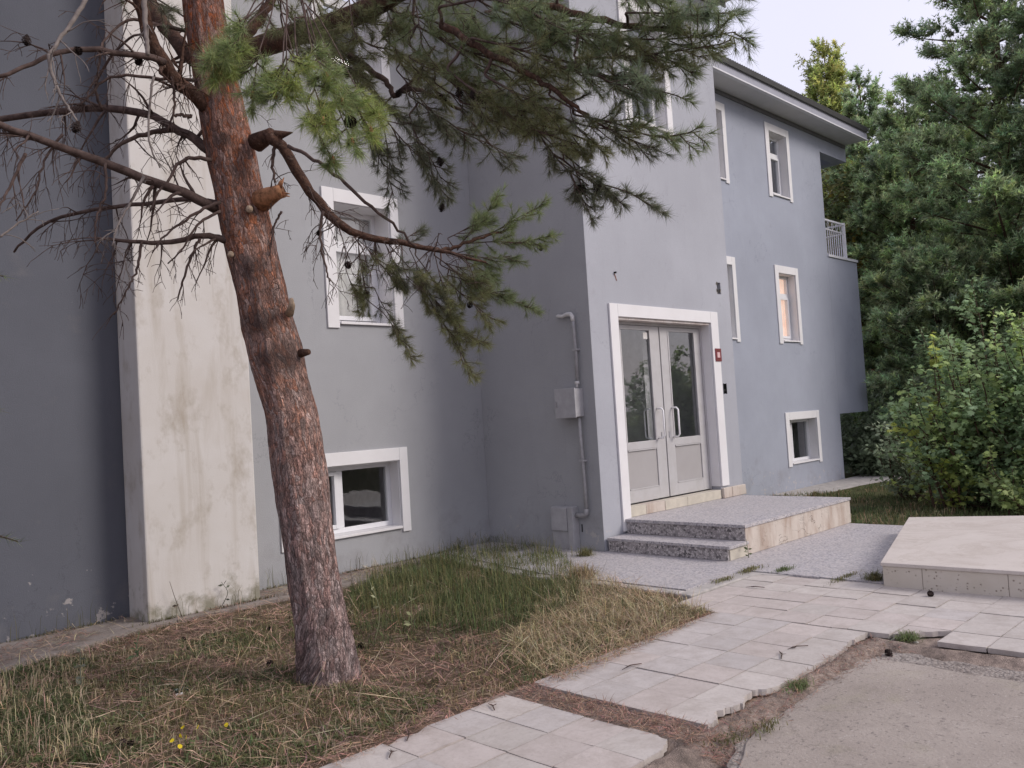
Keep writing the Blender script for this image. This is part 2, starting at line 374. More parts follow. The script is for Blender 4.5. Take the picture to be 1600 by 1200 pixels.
dv = t.n('ShaderNodeTexNoise'); dv.inputs['Scale'].default_value = 9; dv.inputs['Detail'].default_value = 5; t.l(uv, dv.inputs['Vector'])
ad = t.n('ShaderNodeVectorMath', operation='MULTIPLY_ADD'); t.l(dv.outputs['Color'], ad.inputs[0]); ad.inputs[1].default_value = (.075, .16, 0); t.l(uvm(1, 1), ad.inputs[2])
sc = t.n('ShaderNodeMapping'); sc.inputs['Scale'].default_value = (40, 13, 1); t.l(ad.outputs[0], sc.inputs[0])
edge = t.voro(1, 'DISTANCE_TO_EDGE', sc.outputs[0]); cellc = t.voro(1, 'F1', sc.outputs[0], 'Color')
sc2 = t.n('ShaderNodeMapping'); sc2.inputs['Scale'].default_value = (90, 34, 1); t.l(ad.outputs[0], sc2.inputs[0])
edge2 = t.voro(1, 'DISTANCE_TO_EDGE', sc2.outputs[0])
sx = t.n('ShaderNodeSeparateXYZ'); t.l(uv, sx.inputs[0])
hh = t.math('ADD', t.math('MULTIPLY', sx.outputs[1], .2), t.math('MULTIPLY', t.math('SUBTRACT', t.noise(3, 5, .6, uv), .5), .28))
basec = t.ramp(hh, [(0, (.47, .355, .345)), (.24, (.62, .425, .385)), (.42, (.66, .38, .295)), (.62, (.58, .285, .195)), (.9, (.44, .17, .10))])
sep = t.n('ShaderNodeSeparateColor'); t.l(cellc, sep.inputs[0])
hs = t.n('ShaderNodeHueSaturation'); t.l(basec, hs.inputs['Color']); t.l(t.math('ADD', t.math('MULTIPLY', sep.outputs[0], .7), .62), hs.inputs['Value']); t.l(t.math('ADD', t.math('MULTIPLY', sep.outputs[1], .7), .6), hs.inputs['Saturation'])
c = t.mix(t.ramp(t.noise(26, 6, .7, uv), [(.42, 0), (.66, .6)]), hs.outputs[0], (.34, .27, .25))
c = t.mix(t.ramp(edge2, [(0, .35), (.12, 0)]), c, (.06, .035, .03))
c = t.mix(t.ramp(edge, [(0, .6), (.06, 0)]), c, (.06, .038, .033))
fur = t.noise(1, 5, .6, uvm(24, 4.5)); lowm = t.ramp(t.math('MULTIPLY', sx.outputs[1], .25), [(.0, .85), (.30, .6), (.62, .3)])
fur2 = t.noise(1, 6, .65, uvm(52, 13)); flake = t.noise(1, 6, .7, uvm(95, 30))
c = t.mix(t.ramp(flake, [(.34, .4), (.44, 0)]), c, (.11, .07, .06)); c = t.mix(t.ramp(flake, [(.52, 0), (.66, .5)]), c, (.50, .36, .32))
c = t.mix(t.ramp(fur2, [(.47, 0), (.5, .75), (.53, 0)]), c, (.065, .042, .038))
c = t.mix(t.math('MULTIPLY', t.ramp(fur, [(.455, 0), (.5, 1), (.545, 0)]), lowm), c, (.07, .05, .05))
at = t.n('ShaderNodeAttribute'); at.attribute_name = 'tint'; sk = t.n('ShaderNodeSeparateColor'); t.l(at.outputs['Color'], sk.inputs[0])
c = t.mix(t.math('MULTIPLY', sk.outputs[0], .75), c, (.085, .062, .058))     # old branch scars
t.color(c).rough(.95, .1)
t.bump(t.math('ADD', t.math('ADD', t.math('MULTIPLY', t.ramp(edge, [(0, 0), (.18, 1)]), .6), t.math('ADD', t.math('MULTIPLY', t.ramp(fur, [(.44, 1), (.5, 0), (.56, 1)]), .8), t.math('MULTIPLY', t.ramp(fur2, [(.45, 1), (.5, 0), (.55, 1)]), .6))), t.math('ADD', t.math('MULTIPLY', t.ramp(edge2, [(0, 0), (.2, 1)]), .4), t.math('MULTIPLY', t.noise(80, 4, .7, uv), .5))), .9, .012)
M['bark'] = t.m
M['cutwood'] = plain('cut_wood', (.34, .26, .19), .9, .35, 60)
M['stubwood'] = plain('torn_orange_wood', (.30, .145, .075), .9, .55, 30)
M['cone'] = plain('pine_cone_scales', (.028, .018, .016), .9, .5, 60)
M['dim_bark'] = plain('dull_bark', (.10, .062, .045), .95, .4, 12)
M['red_tile'] = plain('red_roof', (.32, .10, .075), .8, .2)
M['far_wall'] = plain('far_plaster', (.60, .52, .48), .9, .1)
M['wrapper'] = plain('dark_green_wrapper', (.018, .045, .035), .4, .3)
M['wrapper_edge'] = plain('white_wrapper_edge', (.60, .62, .63), .5, .1)
M['paper'] = plain('paper', (.62, .60, .58), .8, .05)

# ------------------------------------------------------------------ ground
def inside(pts, x, y):
    """vectorised point in polygon"""
    x = np.asarray(x); r = np.zeros(x.shape, bool); n = len(pts); j = n-1
    for i in range(n):
        xi, yi = pts[i][0], pts[i][1]; xj, yj = pts[j][0], pts[j][1]
        cnd = ((yi > y) != (yj > y)) & (x < (xj-xi)*(y-yi)/((yj-yi) if yj != yi else 1e-9)+xi)
        r ^= cnd; j = i
    return r
def vnoise(x, y, s, seed=0):
    r = np.random.default_rng(seed); g = r.random((256, 256))
    u = x*s; v = y*s; i = np.floor(u).astype(int); j = np.floor(v).astype(int); fu = u-i; fv = v-j
    fu = fu*fu*(3-2*fu); fv = fv*fv*(3-2*fv)
    a = g[i % 256, j % 256]; b = g[(i+1) % 256, j % 256]; c_ = g[i % 256, (j+1) % 256]; d = g[(i+1) % 256, (j+1) % 256]
    return (a*(1-fu)+b*fu)*(1-fv)+(c_*(1-fu)+d*fu)*fv
PATH_POLY = [(3.66,2.38),(5.76,2.40),(5.76,1.0),(7.3,1.0),(7.3,4.2),(5.9,4.2),(5.74,3.60),(3.66,3.60)]
FRONT_POLY = [(1.0,2.41),(3.43,2.41),(3.43,3.62),(1.0,3.62)]
TERR_POLY = [(6.18,4.06),(10.6,4.06),(10.6,6.2),(7.62,6.2),(7.62,8.1),(6.4,8.1),(6.18,6.0)]
YARD_POLY = [(-3,-6),(14,-6),(14,.9),(7.2,.9),(5.62,.95),(5.62,2.06),(4.6,2.22),(3.4,1.93),(3.0,2.2),(-3,2.2)]
def height(x, y):
    n1 = vnoise(x, y, 3.1, 1)-.5; n2 = vnoise(x, y, 11, 2)-.5
    h = -.035+.03*n1+.018*n2
    h = h+.13*np.exp(-(((x-7.1)/.7)**2+((y-7.75)/.55)**2))
    h = np.where((y > 2.2) & (y < 3.7) & (x < 3.75), -.014+.018*n2, h)
    yard = inside([(-3,-8),(14,-8),(14,.96),(5.72,.96),(5.72,2.40),(3.62,2.40),(3.45,2.42),(3.3,2.40),(-3,2.40)], x, y)
    rim = np.clip((y-2.20)/.16, 0, 1)*np.clip((x-2.4)/.6, 0, 1); rim = np.maximum(rim, np.clip(1-np.abs(x-5.68)/.16, 0, 1)*(y > .9)*(x < 6)); h = np.where(yard, -.075+.064*rim+.022*n2+.012*n1, h)
    pav = inside(PATH_POLY, x, y) | inside(TERR_POLY, x, y) | inside([(7.2,1),(10.9,1),(10.9,4.1),(7.2,4.1)], x, y)
    h = np.where(pav, -.045, h)
    h = np.where(inside(FRONT_POLY, x, y), -.043, h)
    far = np.clip((x-10.6)/4.0, 0, 1); far = far*far*(3-2*far)
    h = h-.17*far
    h = np.where((y > 8.15) & (x > -8) & (x < 18.5), -.3, h)
    r = np.hypot(x, y); h = np.where(r > 60, -.25, h)
    return h
def axis(lo, hi, fine, coarse_to):
    a = list(np.arange(lo, hi, fine)); s = fine
    while a[-1] < coarse_to: s *= 1.25; a.append(a[-1]+s)
    s = fine; b = [lo]
    while b[-1] > -coarse_to: s *= 1.25; b.append(b[-1]-s)
    return np.array(sorted(b[1:])+a)
gx = axis(1.2, 9.5, .035, 900); gy = axis(1.4, 8.2, .035, 900)
X, Y = np.meshgrid(gx, gy, indexing='ij'); x = X.ravel(); y = Y.ravel(); Z = height(x, y)
nx, ny = len(gx), len(gy); idx = np.arange(nx*ny).reshape(nx, ny)
Q = np.stack([idx[:-1,:-1], idx[1:,:-1], idx[1:,1:], idx[:-1,1:]], -1).reshape(-1, 4)
n_a = vnoise(x, y, 1.3, 5)[:, None]; n_b = vnoise(x, y, 4.7, 6)[:, None]
litter = np.array([.195, .142, .108]); dirt = np.array([.36, .295, .26]); green = np.array([.125, .125, .066])
colr = litter*(.8+.4*n_b)
gmask = np.clip((n_a-.45)*4, 0, 1)*.5
colr = colr*(1-gmask)+green*gmask
strip = ((y < 3.66) & (x > 3.3) & (x < 3.8)) | (y < 2.46)
colr[strip] = (dirt*(.75+.5*n_b))[strip]
lawn = (x > 10.4); colr[lawn] = (np.array([.10, .105, .05])*(.7+.6*n_b))[lawn]
ground = link('ground', np_mesh('ground', np.stack([x, y, Z], 1), Q, colr, True), M['soil'])
tag(ground, kind='structure')

# concrete yard slab with worn edges
mb = MB()
edge = [(-3,-6),(12,-6),(12,.80),(7.2,.86),(6.3,.93),(5.66,1.12)]
for i in range(14):
    f = i/13; edge.append((5.60+.03*math.sin(i*2.1)-.05*f, 1.15+f*.87))
e2 = [on_ground(px, py, -.065) for px, py in [(1430,1020),(1385,1017),(1350,1031),(1315,1047),(1285,1062),(1262,1080),(1240,1097),(1205,1118),(1170,1142),(1145,1160),(1150,1178),(1135,1200)]]
edge += [(p[0], p[1]) for p in e2] + [(2.9, 1.55), (2.0, 1.9), (1.0, 2.2), (-3, 2.2)]
mb.prism(edge, -.2, -.052)
yard = mb.build('concrete_yard', M['yard_rough']); tag(yard, kind='structure')
mb = MB(); top = [(-3,-6),(12,-6),(12,.3)]
for px, py in [(1640,1072),(1600,1066),(1550,1058),(1500,1050),(1450,1040),(1400,1033),(1365,1029),(1340,1031),(1315,1045),(1290,1062),(1268,1080),(1246,1096),(1215,1117),(1185,1140),(1166,1160),(1160,1180),(1150,1200)]:
    q_ = on_ground(px, py, -.044); top.append((q_[0]+random.uniform(-.008,.008), q_[1]+random.uniform(-.008,.008)))
top += [(2.9,1.5),(2.0,1.8),(1.0,2.1),(-3,2.1)]
mb.prism(top, -.2, -.043); tag(mb.build('concrete_screed', M['yard'], None, .006), kind='structure')

# ------------------------------------------------------------------ path tiles, each one its own object
path = tag(empty('tiled_path', (5.0, 2.8, 0)), kind='structure')
TILE = .2985; GAP = .0035
def tile_mesh(wx, wy, seed):
    r = random.Random(seed); mb = MB(); pts = []
    def edge_pts(a, b):
        out = [a]
        for f in (.33, .67):
            out.append((a[0]+(b[0]-a[0])*f+r.uniform(-.0012,.0012), a[1]+(b[1]-a[1])*f+r.uniform(-.0012,.0012)))
        return out
    cs = [(-wx/2,-wy/2),(wx/2,-wy/2),(wx/2,wy/2),(-wx/2,wy/2)]
    for i in range(4): pts += edge_pts(cs[i], cs[(i+1) % 4])
    if r.random() < .5:
        pts[0] = (pts[0][0]+r.uniform(.004,.012), pts[0][1]+r.uniform(.004,.01))
    mb.prism(pts, -.032, 0)
    return mb.mesh('paving_tile')
_tile_cache = {}
def put_tile(cx, cy, wx, wy, mat):
    key = (round(wx, 3), round(wy, 3), mat, random.randint(0, 2))
    if key not in _tile_cache:
        me = tile_mesh(wx, wy, hash(key[:2])+key[3]); me.materials.append(M[mat]); _tile_cache[key] = me
    o = bpy.data.objects.new('paving_tile', _tile_cache[key]); COL.objects.link(o)
    o.location = (cx-5.0, cy-2.8, random.uniform(-.004, .003)); o.parent = path
    o.rotation_euler = (random.uniform(-.006,.006), random.uniform(-.006,.006), random.uniform(-.006,.006))
def put_broken(pts, mat):
    x_ = [p[0] for p in pts]; y_ = [p[1] for p in pts]; cx = (min(x_)+max(x_))/2; cy = max(y_)-.147
    mb = MB(); mb.prism([(p[0]-cx, p[1]-cy) for p in pts], -.034, 0)
    o = mb.build('paving_tile', M[mat], path); o.location = (cx-5.0, cy-2.8, random.uniform(-.003, .003))
rows = [(2.40, 'tile_white'), (2.695, 'tile_pink'), (2.99, 'tile_grey'), (3.285, 'tile_grey')]
for y0, mt in rows:
    for i in range(7):
        if y0 == 2.40: continue
        x0 = 3.68+i*.2985
        put_tile(x0+.147, y0+.146, TILE-GAP-.002, .2935-GAP, mt if random.random() > .12 else random.choice(['tile_pink', 'tile_grey']))
for i in range(7):                                       # narrow cut pieces by the grass
    x0 = 3.70+i*.2985; put_tile(x0+.147, 3.605, TILE-GAP, .047, 'tile_grey')
# outermost row, edge bitten away
def jag(pts, amp=.012, n=5):
    out = []
    for i in range(len(pts)-1):
        a, b = pts[i], pts[i+1]
        for k in range(n):
            f = k/n; j = amp if (k or i) else 0
            out.append((a[0]+(b[0]-a[0])*f+random.uniform(-j, j), a[1]+(b[1]-a[1])*f+random.uniform(-j, j)))
    out.append(pts[-1]); return out
low = [(3.68,2.405),(3.79,2.41),(3.87,2.475),(3.98,2.45),(4.07,2.43),(4.16,2.475),(4.277,2.49),(4.38,2.415),(4.575,2.40),(4.874,2.41),(5.172,2.40),(5.30,2.42),(5.47,2.455),(5.60,2.45),(5.77,2.44)]
cuts = [3.68+i*.2985 for i in range(8)]
for i in range(7):
    a, b = cuts[i]+.002, cuts[i+1]-.002
    def yl(xx):
        for p, q in zip(low[:-1], low[1:]):
            if p[0] <= xx <= q[0]: return p[1]+(q[1]-p[1])*(xx-p[0])/(q[0]-p[0])
        return 2.43
    ins = [p for p in low if a < p[0] < b]
    base = jag([(a, yl(a))]+ins+[(b, yl(b))], .010, 6)
    put_broken(base+[(b, 2.692), (a, 2.692)], 'tile_white')
# second field, offset joints
for ci in range(5):
    x0 = 5.775+ci*.2985
    wx = TILE-GAP if ci < 4 else .318
    for ri in range(-4, 8):
        y0 = 2.295+ri*.2945
        cy = y0+.147
        if cy > 4.15: continue
        if ci == 0 and y0 < 2.25:
            if ri == -1: put_broken(jag([(x0+.10,2.21),(x0+.18,2.13),(x0+.293,2.0)],.008,4)+[(x0+.293,2.288),(x0+.02,2.288),(x0+.05,2.25)], 'tile_pink'); continue
        wy = .2945-GAP
        if y0+.29 > 4.06: wy = 4.055-y0-.002; cy = y0+wy/2
        if wy < .04: continue
        pink = (ci <= 2 and y0 > 2.5) or (ci == 1 and y0 > 2.2)
        mt = 'tile_pink' if pink else 'tile_white'
        if random.random() < .18: mt = random.choice(['tile_grey', 'tile_white', 'tile_pink'])
        put_tile(x0+wx/2, cy, wx, wy, mt)
for i, xw in enumerate([(6.02, 5.90)]):
    pass
# corner pieces between the two fields
for yy, mt in [(3.60, 'tile_grey')]:
    pass
# front field
fcols = [(3.149, .29), (2.851, .2985), (2.5525, .2985), (2.254, .2985), (1.9555, .2985), (1.657, .2985)]
frows = [2.41, 2.7085, 3.007, 3.3055]
pk = {(0,1),(1,1),(1,0),(2,2),(2,0),(3,1),(4,2),(4,0)}
for ci, (x0, wx) in enumerate(fcols):
    for ri, y0 in enumerate(frows):
        mt = 'tile_pink' if (ci, ri) in pk else ('tile_grey' if (ci+ri) % 3 else 'tile_white')
        if ci == 0 and ri == 0:
            put_broken([(3.151,2.412)]+jag([(3.29,2.412),(3.37,2.445),(3.425,2.47),(3.415,2.50),(3.435,2.53)],.006,3)+[(3.438,2.705),(3.151,2.705)], 'tile_white'); continue
        if ri == 3 and ci == 2:
            put_broken([(x0+.002,3.308),(x0+.296,3.308),(x0+.296,3.602),(x0+.20,3.56),(x0+.09,3.58),(x0+.002,3.545)], 'tile_pink'); continue
        put_tile(x0+wx/2, y0+.147, wx-GAP, TILE-GAP-.002, mt)

# terrazzo apron and concrete strips
apron = tag(empty('terrazzo_apron', (8, 5, 0)), kind='structure')
def part_at(mb, name, mats, parent, bevel=0):
    o = mb.build(name, mats, None, bevel); world_parent(o, parent); return o
mb = MB(); mb.prism([(6.30,4.24),(7.30,4.24),(7.30,2.4),(10.6,2.4),(10.6,6.185),(7.60,6.185),(7.60,8.09),(6.75,8.09),(6.30,6.0)], -.10, .014)
part_at(mb, 'terrazzo_slab', M['terrazzo'], apron)
mb = MB(); mb.prism([(6.16,4.10),(7.08,4.085),(7.22,4.02),(7.298,3.7),(7.298,4.237),(6.16,4.237)], -.10, .006)
part_at(mb, 'kerb_edge', M['concrete_edge'], apron, .012)
mb = MB(); mb.prism([(6.16,4.24),(6.297,4.24),(6.297,6.0),(6.74,8.09),(6.55,8.09),(6.16,6.1)], -.10, .004)
part_at(mb, 'kerb_edge', M['concrete_edge'], apron, .012)
mb = MB(); pts = [(-8, 8.09), (-8, 7.14), (1.6, 7.17)]
for i in range(26):
    f = i/25; xx = 1.7+f*4.8; pts.append((xx, 7.13+.37*min(1, f*4.2)+.02*math.sin(i*1.7)+random.uniform(-.02,.02)))
pts += [(6.54, 8.09)]
mb.prism(pts, -.12, .0); wstrip = mb.build('concrete_wall_strip', M['strip']); tag(wstrip, kind='structure')
mb = MB(); mb.prism([(15.2,8.09),(15.0,7.5),(16.0,7.25),(18.9,7.0),(19.9,7.6),(19.6,8.09)], -.35, -.185)
wp = mb.build('concrete_path', M['concrete_edge']); tag(wp, kind='structure')

# ------------------------------------------------------------------ building
FY, BY, BX0, BX1 = 8.1, 6.19, 7.616, 10.80
EAVE = 7.60
bld = empty('grey_building', (9, 8.1, 0))
tag(bld, 'long grey rendered building with white window surrounds, a projecting entrance block and a white pillar', 'building')
def bpart(mb, name, mats, bevel=0): return part_at(mb, name, mats, bld, bevel)
def holed(axis_, c, a0, a1, z0, z1, holes, thick, sgn, mb):
    """wall panel on plane y=c ('y') or x=c ('x') with rectangular openings and real thickness behind"""
    xs = sorted({a0, a1}|{h[0] for h in holes}|{h[1] for h in holes}); zs = sorted({z0, z1}|{h[2] for h in holes}|{h[3] for h in holes})
    def P(a, d, z): return (a, c+d*sgn, z) if axis_ == 'y' else (c+d*sgn, a, z)
    for i in range(len(xs)-1):
        for j in range(len(zs)-1):
            if any(h[0] <= xs[i] and xs[i+1] <= h[1] and h[2] <= zs[j] and zs[j+1] <= h[3] for h in holes): continue
            for d in (0, thick):
                mb.quad(P(xs[i],d,zs[j]), P(xs[i+1],d,zs[j]), P(xs[i+1],d,zs[j+1]), P(xs[i],d,zs[j+1]))
    for h in list(holes)+[(a0, a1, z0, z1)]:
        for (p, q) in (((h[0],h[2]),(h[1],h[2])),((h[1],h[2]),(h[1],h[3])),((h[1],h[3]),(h[0],h[3])),((h[0],h[3]),(h[0],h[2]))):
            mb.quad(P(p[0],0,p[1]), P(q[0],0,q[1]), P(q[0],thick,q[1]), P(p[0],thick,p[1]))
# openings
O_LB=(4.74,6.20,.40,1.19); O_LM=(5.46,6.26,2.81,4.21); O_LT=(5.46,6.26,5.85,7.20)
O_WB=(16.11,17.35,.34,1.225); O_WM=(16.12,16.86,2.84,4.24); O_WT=(16.14,16.90,5.87,7.20)
O_W1M=(13.52,14.28,2.84,4.24); O_W1T=(13.54,14.30,5.87,7.20)
O_DOOR=(8.13,10.216,.335,2.75); O_BU=(8.72,9.50,5.28,6.75); O_HOLE=(10.475,10.575,3.17,3.335); O_BELL=(10.462,10.535,1.765,1.905)
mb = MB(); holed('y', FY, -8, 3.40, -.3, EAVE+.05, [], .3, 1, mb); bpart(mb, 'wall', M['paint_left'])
mb = MB(); holed('y', FY, 3.403, BX0+.1, -.3, EAVE+.05, [O_LB, O_LM, O_LT], .3, 1, mb); bpart(mb, 'wall', M['paint'])
mb = MB(); holed('x', BX0, BY+.0015, FY-.002, -.3, EAVE+.05, [], .15, 1, mb); bpart(mb, 'wall', M['paint'])
mb = MB(); holed('y', BY, BX0+.003, BX1-.003, -.3, EAVE+.05, [O_DOOR, O_BU, O_HOLE, O_BELL], .145, 1, mb); bpart(mb, 'wall', M['paint_block'])
mb = MB(); holed('x', BX1, BY+.002, FY-.002, -.3, EAVE+.05, [], .15, -1, mb); bpart(mb, 'wall', M['paint_block'])
mb = MB(); holed('y', FY, BX1-.1, 18.55, -.4, EAVE+.05, [O_W1M, O_W1T, O_WM, O_WT, O_WB], .3, 1, mb); bpart(mb, 'wall', M['paint_wing'])
mb = MB()   # bay under the corner balcony, lintel beam over it, gable and rear walls
mb.box(18.553, 20.13, FY, 12.0, 1.26, 4.80); mb.box(18.553, 19.98, FY, 8.35, 7.20, EAVE+.05); mb.box(19.73, 19.98, 8.353, 12.0, 7.20, EAVE+.05)
mb.box(18.30, 18.552, FY+.31, 15, -.4, 1.255); mb.box(18.30, 18.552, FY+.31, 15, 1.26, 7.6)
mb.box(-8, 18.552, 14.7, 14.95, -.4, EAVE); mb.box(-8.25, -8.0, FY, 14.95, -.4, EAVE); mb.box(18.56, 20.0, 11.6, 11.9, 4.81, 7.6)
bpart(mb, 'wall', M['paint_wing'])
mb = MB()   # inner partition seen through the entrance glass and floor slabs that keep the rooms dark
mb.box(10.60, 10.645, 6.36, 7.89, .33, 3.09); mb.box(10.585, 10.599, 6.36, 7.89, 1.95, 2.0); mb.box(10.585, 10.599, 6.36, 7.89, .33, 1.32); mb.box(7.8, 10.7, 7.9, 8.05, .3, 7.5); mb.box(7.75, 10.65, 6.4, 7.89, 3.1, 3.25); mb.box(9.6, 9.72, 6.9, 7.89, .33, 3.09)
mb.box(-7.9, 18.2, 8.45, 14.6, 1.6, 1.75); mb.box(-7.9, 18.2, 8.45, 14.6, 4.7, 4.85); mb.box(-7.9, 18.2, 11.2, 11.3, -.2, 7.5)
for xx in (4.0, 7.2, 12.5, 15.2, 17.9): mb.box(xx, xx+.1, 8.45, 11.1, -.2, 7.5)
bpart(mb, 'inner_wall', M['room'])
mb = MB(); mb.box(7.75, 10.65, 6.35, 7.89, .20, .328); bpart(mb, 'hall_floor', M['concrete_edge'])
mb = MB(); mb.box(3.012, 4.095, 7.66, FY-.003, -.2, EAVE-.02); bpart(mb, 'pillar', M['pillar'], .015)
# roof: soffit, lip, fascia, corrugated sheet
def eave(x0, x1, yw, over, sheet_back, name='roof'):
    ye = yw-over
    rf = MB()
    st = .021; n = int((x1-x0)/st); V = []; 
    sl = .30
    for i in range(n+1):
        xx = x0+i*st; dz = .016*math.sin(2*math.pi*xx/.084)
        for d in (-.07, sheet_back):
            V.append((xx, ye+d, EAVE+.27+dz+(d+.07)*sl))
        V.append((xx, ye-.07, EAVE+.155+dz))
    f = []
    for i in range(n):
        a = i*3; b = a+3
        f += [(a, b, b+1, a+1), (a+2, b+2, b, a)]
    rf.add(V, f)
    o = bpart(rf, name, M['roofing'])
    mb = MB(); mb.box(x0+.02, x1-.02, ye+.03, yw-.004, EAVE, EAVE+.04); q = mb.build('soffit', M['soffit']); world_parent(q, bld)
    mb = MB(); mb.box(x0+.01, x1-.01, ye-.03, ye+.027, EAVE+.012, EAVE+.21); bpart(mb, 'fascia', M['fascia'])
    mb = MB(); mb.box(x0, x1, ye-.045, ye+.033, EAVE-.016, EAVE+.009); bpart(mb, 'eave_lip', M['lip'])
    mb = MB(); mb.box(x0+.02, x1-.03, yw-.022, yw-.006, EAVE-.085, EAVE-.002); bpart(mb, 'shadow_gap_band', M['band'])  # dark strip paints in the shadow gap at the wall top
eave(BX1+.02, 19.99, FY, .5, 7.3)
eave(-8.3, BX0-.02, FY, .5, 7.3)
eave(BX0-.5, BX1+.5, BY, .5, 2.5)
mb = MB(); mb.box(BX1+.002, BX1+.48, BY, FY-.52, EAVE, EAVE+.04); bpart(mb, 'soffit', M['soffit'])

# windows -------------------------------------------------------------
def window(op, yw, reveal, style, band=.155, lit=False, curtain=True, bottom=True):
    x0, x1, z0, z1 = op
    w = empty('window', (x0, yw, z0)); world_parent(w, bld)
    def sub(mb, name, mat, bev=0):
        o = mb.build(name, mat, None, bev); o.parent = w
        o.matrix_parent_inverse = Matrix.Translation(-Vector((x0, yw, z0))); return o
    mb = MB(); p = yw-.022
    mb.box(x0-band, x0, p, yw+.002, z0-.06, z1+band); mb.box(x1, x1+band*.8, p, yw+.002, z0-.06, z1+band); mb.box(x0+.0005, x1-.0005, p, yw+.002, z1, z1+band)
    sub(mb, 'surround', M['white'], .004)
    mb = MB(); l = .012
    mb.box(x0, x0+l, yw+.004, yw+reveal+.05, z0, z1); mb.box(x1-l, x1, yw+.004, yw+reveal+.05, z0, z1)
    mb.box(x0+l, x1-l, yw+.004, yw+reveal+.05, z1-l, z1); sub(mb, 'reveal', M['white'])
    mb = MB(); mb.box(x0+l, x1-l, yw-.035, yw+reveal+.06, z0-.015, z0+.014); sub(mb, 'sill', M['white'], .004)
    yf = yw+reveal; a0, a1, b0, b1 = x0+l, x1-l, z0+.016, z1-l; fr = .055; d = .06
    mb = MB()
    mb.box(a0, a0+fr, yf, yf+d, b0, b1); mb.box(a1-fr, a1, yf, yf+d, b0, b1)
    mb.box(a0+fr, a1-fr, yf, yf+d, b0, b0+fr); mb.box(a0+fr, a1-fr, yf, yf+d, b1-fr, b1)
    panes = []
    if style == 'tall':
        zt = b1-.29*(b1-b0)
        mb.box(a0+fr, a1-fr, yf, yf+d, zt-.045, zt+.03)
        panes.append((a0+fr, a1-fr, zt+.03, b1-fr))
        s0, s1, t0, t1 = a0+fr+.004, a1-fr-.004, b0+fr+.004, zt-.05
        sm = MB(); sw = .05
        sm.box(s0, s0+sw, yf-.018, yf+d-.01, t0, t1); sm.box(s1-sw, s1, yf-.018, yf+d-.01, t0, t1)
        sm.box(s0+sw, s1-sw, yf-.018, yf+d-.01, t0, t0+sw); sm.box(s0+sw, s1-sw, yf-.018, yf+d-.01, t1-sw, t1)
        sub(sm, 'sash', M['pvc'], .003)
        panes.append((s0+sw, s1-sw, t0+sw, t1-sw))
    else:
        xm = a0+(a1-a0)*(.5 if x0 < 8 else .36)
        mb.box(xm-.035, xm+.035, yf, yf+d, b0+fr, b1-fr)
        panes.append((xm+.035, a1-fr, b0+fr, b1-fr))
        s0, s1, t0, t1 = a0+fr+.004, xm-.039, b0+fr+.004, b1-fr-.004; sw = .045; sm = MB()
        sm.box(s0, s0+sw, yf-.018, yf+d-.01, t0, t1); sm.box(s1-sw, s1, yf-.018, yf+d-.01, t0, t1)
        sm.box(s0+sw, s1-sw, yf-.018, yf+d-.01, t0, t0+sw); sm.box(s0+sw, s1-sw, yf-.018, yf+d-.01, t1-sw, t1)
        sub(sm, 'sash', M['pvc'], .003); panes.append((s0+sw, s1-sw, t0+sw, t1-sw))
    sub(mb, 'frame', M['pvc'], .003)
    for q in panes:
        mb = MB(); mb.box(q[0]-.004, q[1]+.004, yf+.024, yf+.032, q[2]-.004, q[3]+.004); sub(mb, 'pane', M['glass'])
    if curtain:
        mb = MB(); n = 40; V = []; f = []
        for i in range(n+1):
            xx = x0-.02+(x1-x0+.04)*i/n; yy = yf+.085+.014*math.sin(i*1.15)+.01*math.sin(i*2.9)
            V += [(xx, yy, z0-.05), (xx, yy+.01*math.sin(i*.7), z1+.05)]
            if i < n: f.append((2*i, 2*i+2, 2*i+3, 2*i+1))
        mb.add(V, f, True); o = sub(mb, 'curtain', M['lit'] if lit else M['curtain'])
    return w
window(O_LM, FY, .28, 'tall'); window(O_LT, FY, .28, 'tall', curtain=False)
window(O_LB, FY, .17, 'wide', band=.15, curtain=False)
window(O_WM, FY, .16, 'tall', lit=True); window(O_WT, FY, .16, 'tall', curtain=False); window(O_WB, FY, .18, 'wide', curtain=False)
window(O_W1M, FY, .16, 'tall'); window(O_W1T, FY, .16, 'tall'); window(O_BU, BY, .14, 'tall', curtain=False)
# balcony railing
bal = empty('balcony', (18.6, 8.3, 4.8)); world_parent(bal, bld)
def bsub(mb, name, mat, bev=0):
    o = mb.build(name, mat); o.parent = bal; o.matrix_parent_inverse = Matrix.Translation(-Vector((18.6, 8.3, 4.8))); return o
mb = MB(); mb.box(18.56, 20.15, 8.07, 12.0, 4.803, 4.86); bsub(mb, 'slab', M['lip'])
mb = MB()
mb.box(18.57, 20.05, 8.29, 8.33, 5.73, 5.77); mb.box(18.57, 20.05, 8.295, 8.325, 5.52, 5.545); mb.box(18.57, 20.05, 8.295, 8.325, 4.93, 4.95)
mb.box(20.02, 20.06, 8.34, 11.5, 5.73, 5.77); mb.box(20.025, 20.055, 8.34, 11.5, 5.52, 5.545); mb.box(20.025, 20.055, 8.34, 11.5, 4.93, 4.95)
bsub(mb, 'handrail', M['railing'])
mb = MB(); mb.box(20.012, 20.068, 8.282, 8.338, 4.862, 5.79); bsub(mb, 'post', M['railing'])
for i in range(12):
    mb = MB(); xx = 18.66+i*.115; mb.box(xx, xx+.018, 8.302, 8.32, 4.952, 5.518); bsub(mb, 'baluster', M['railing'])
    if i % 2 == 0:
        mb = MB(); mb.tube([(xx+.06+.05*math.cos(a), 8.31, 5.637+.08*math.sin(a)) for a in [k*math.pi/5 for k in range(11)]], .006, 5); bsub(mb, 'scroll', M['railing'])
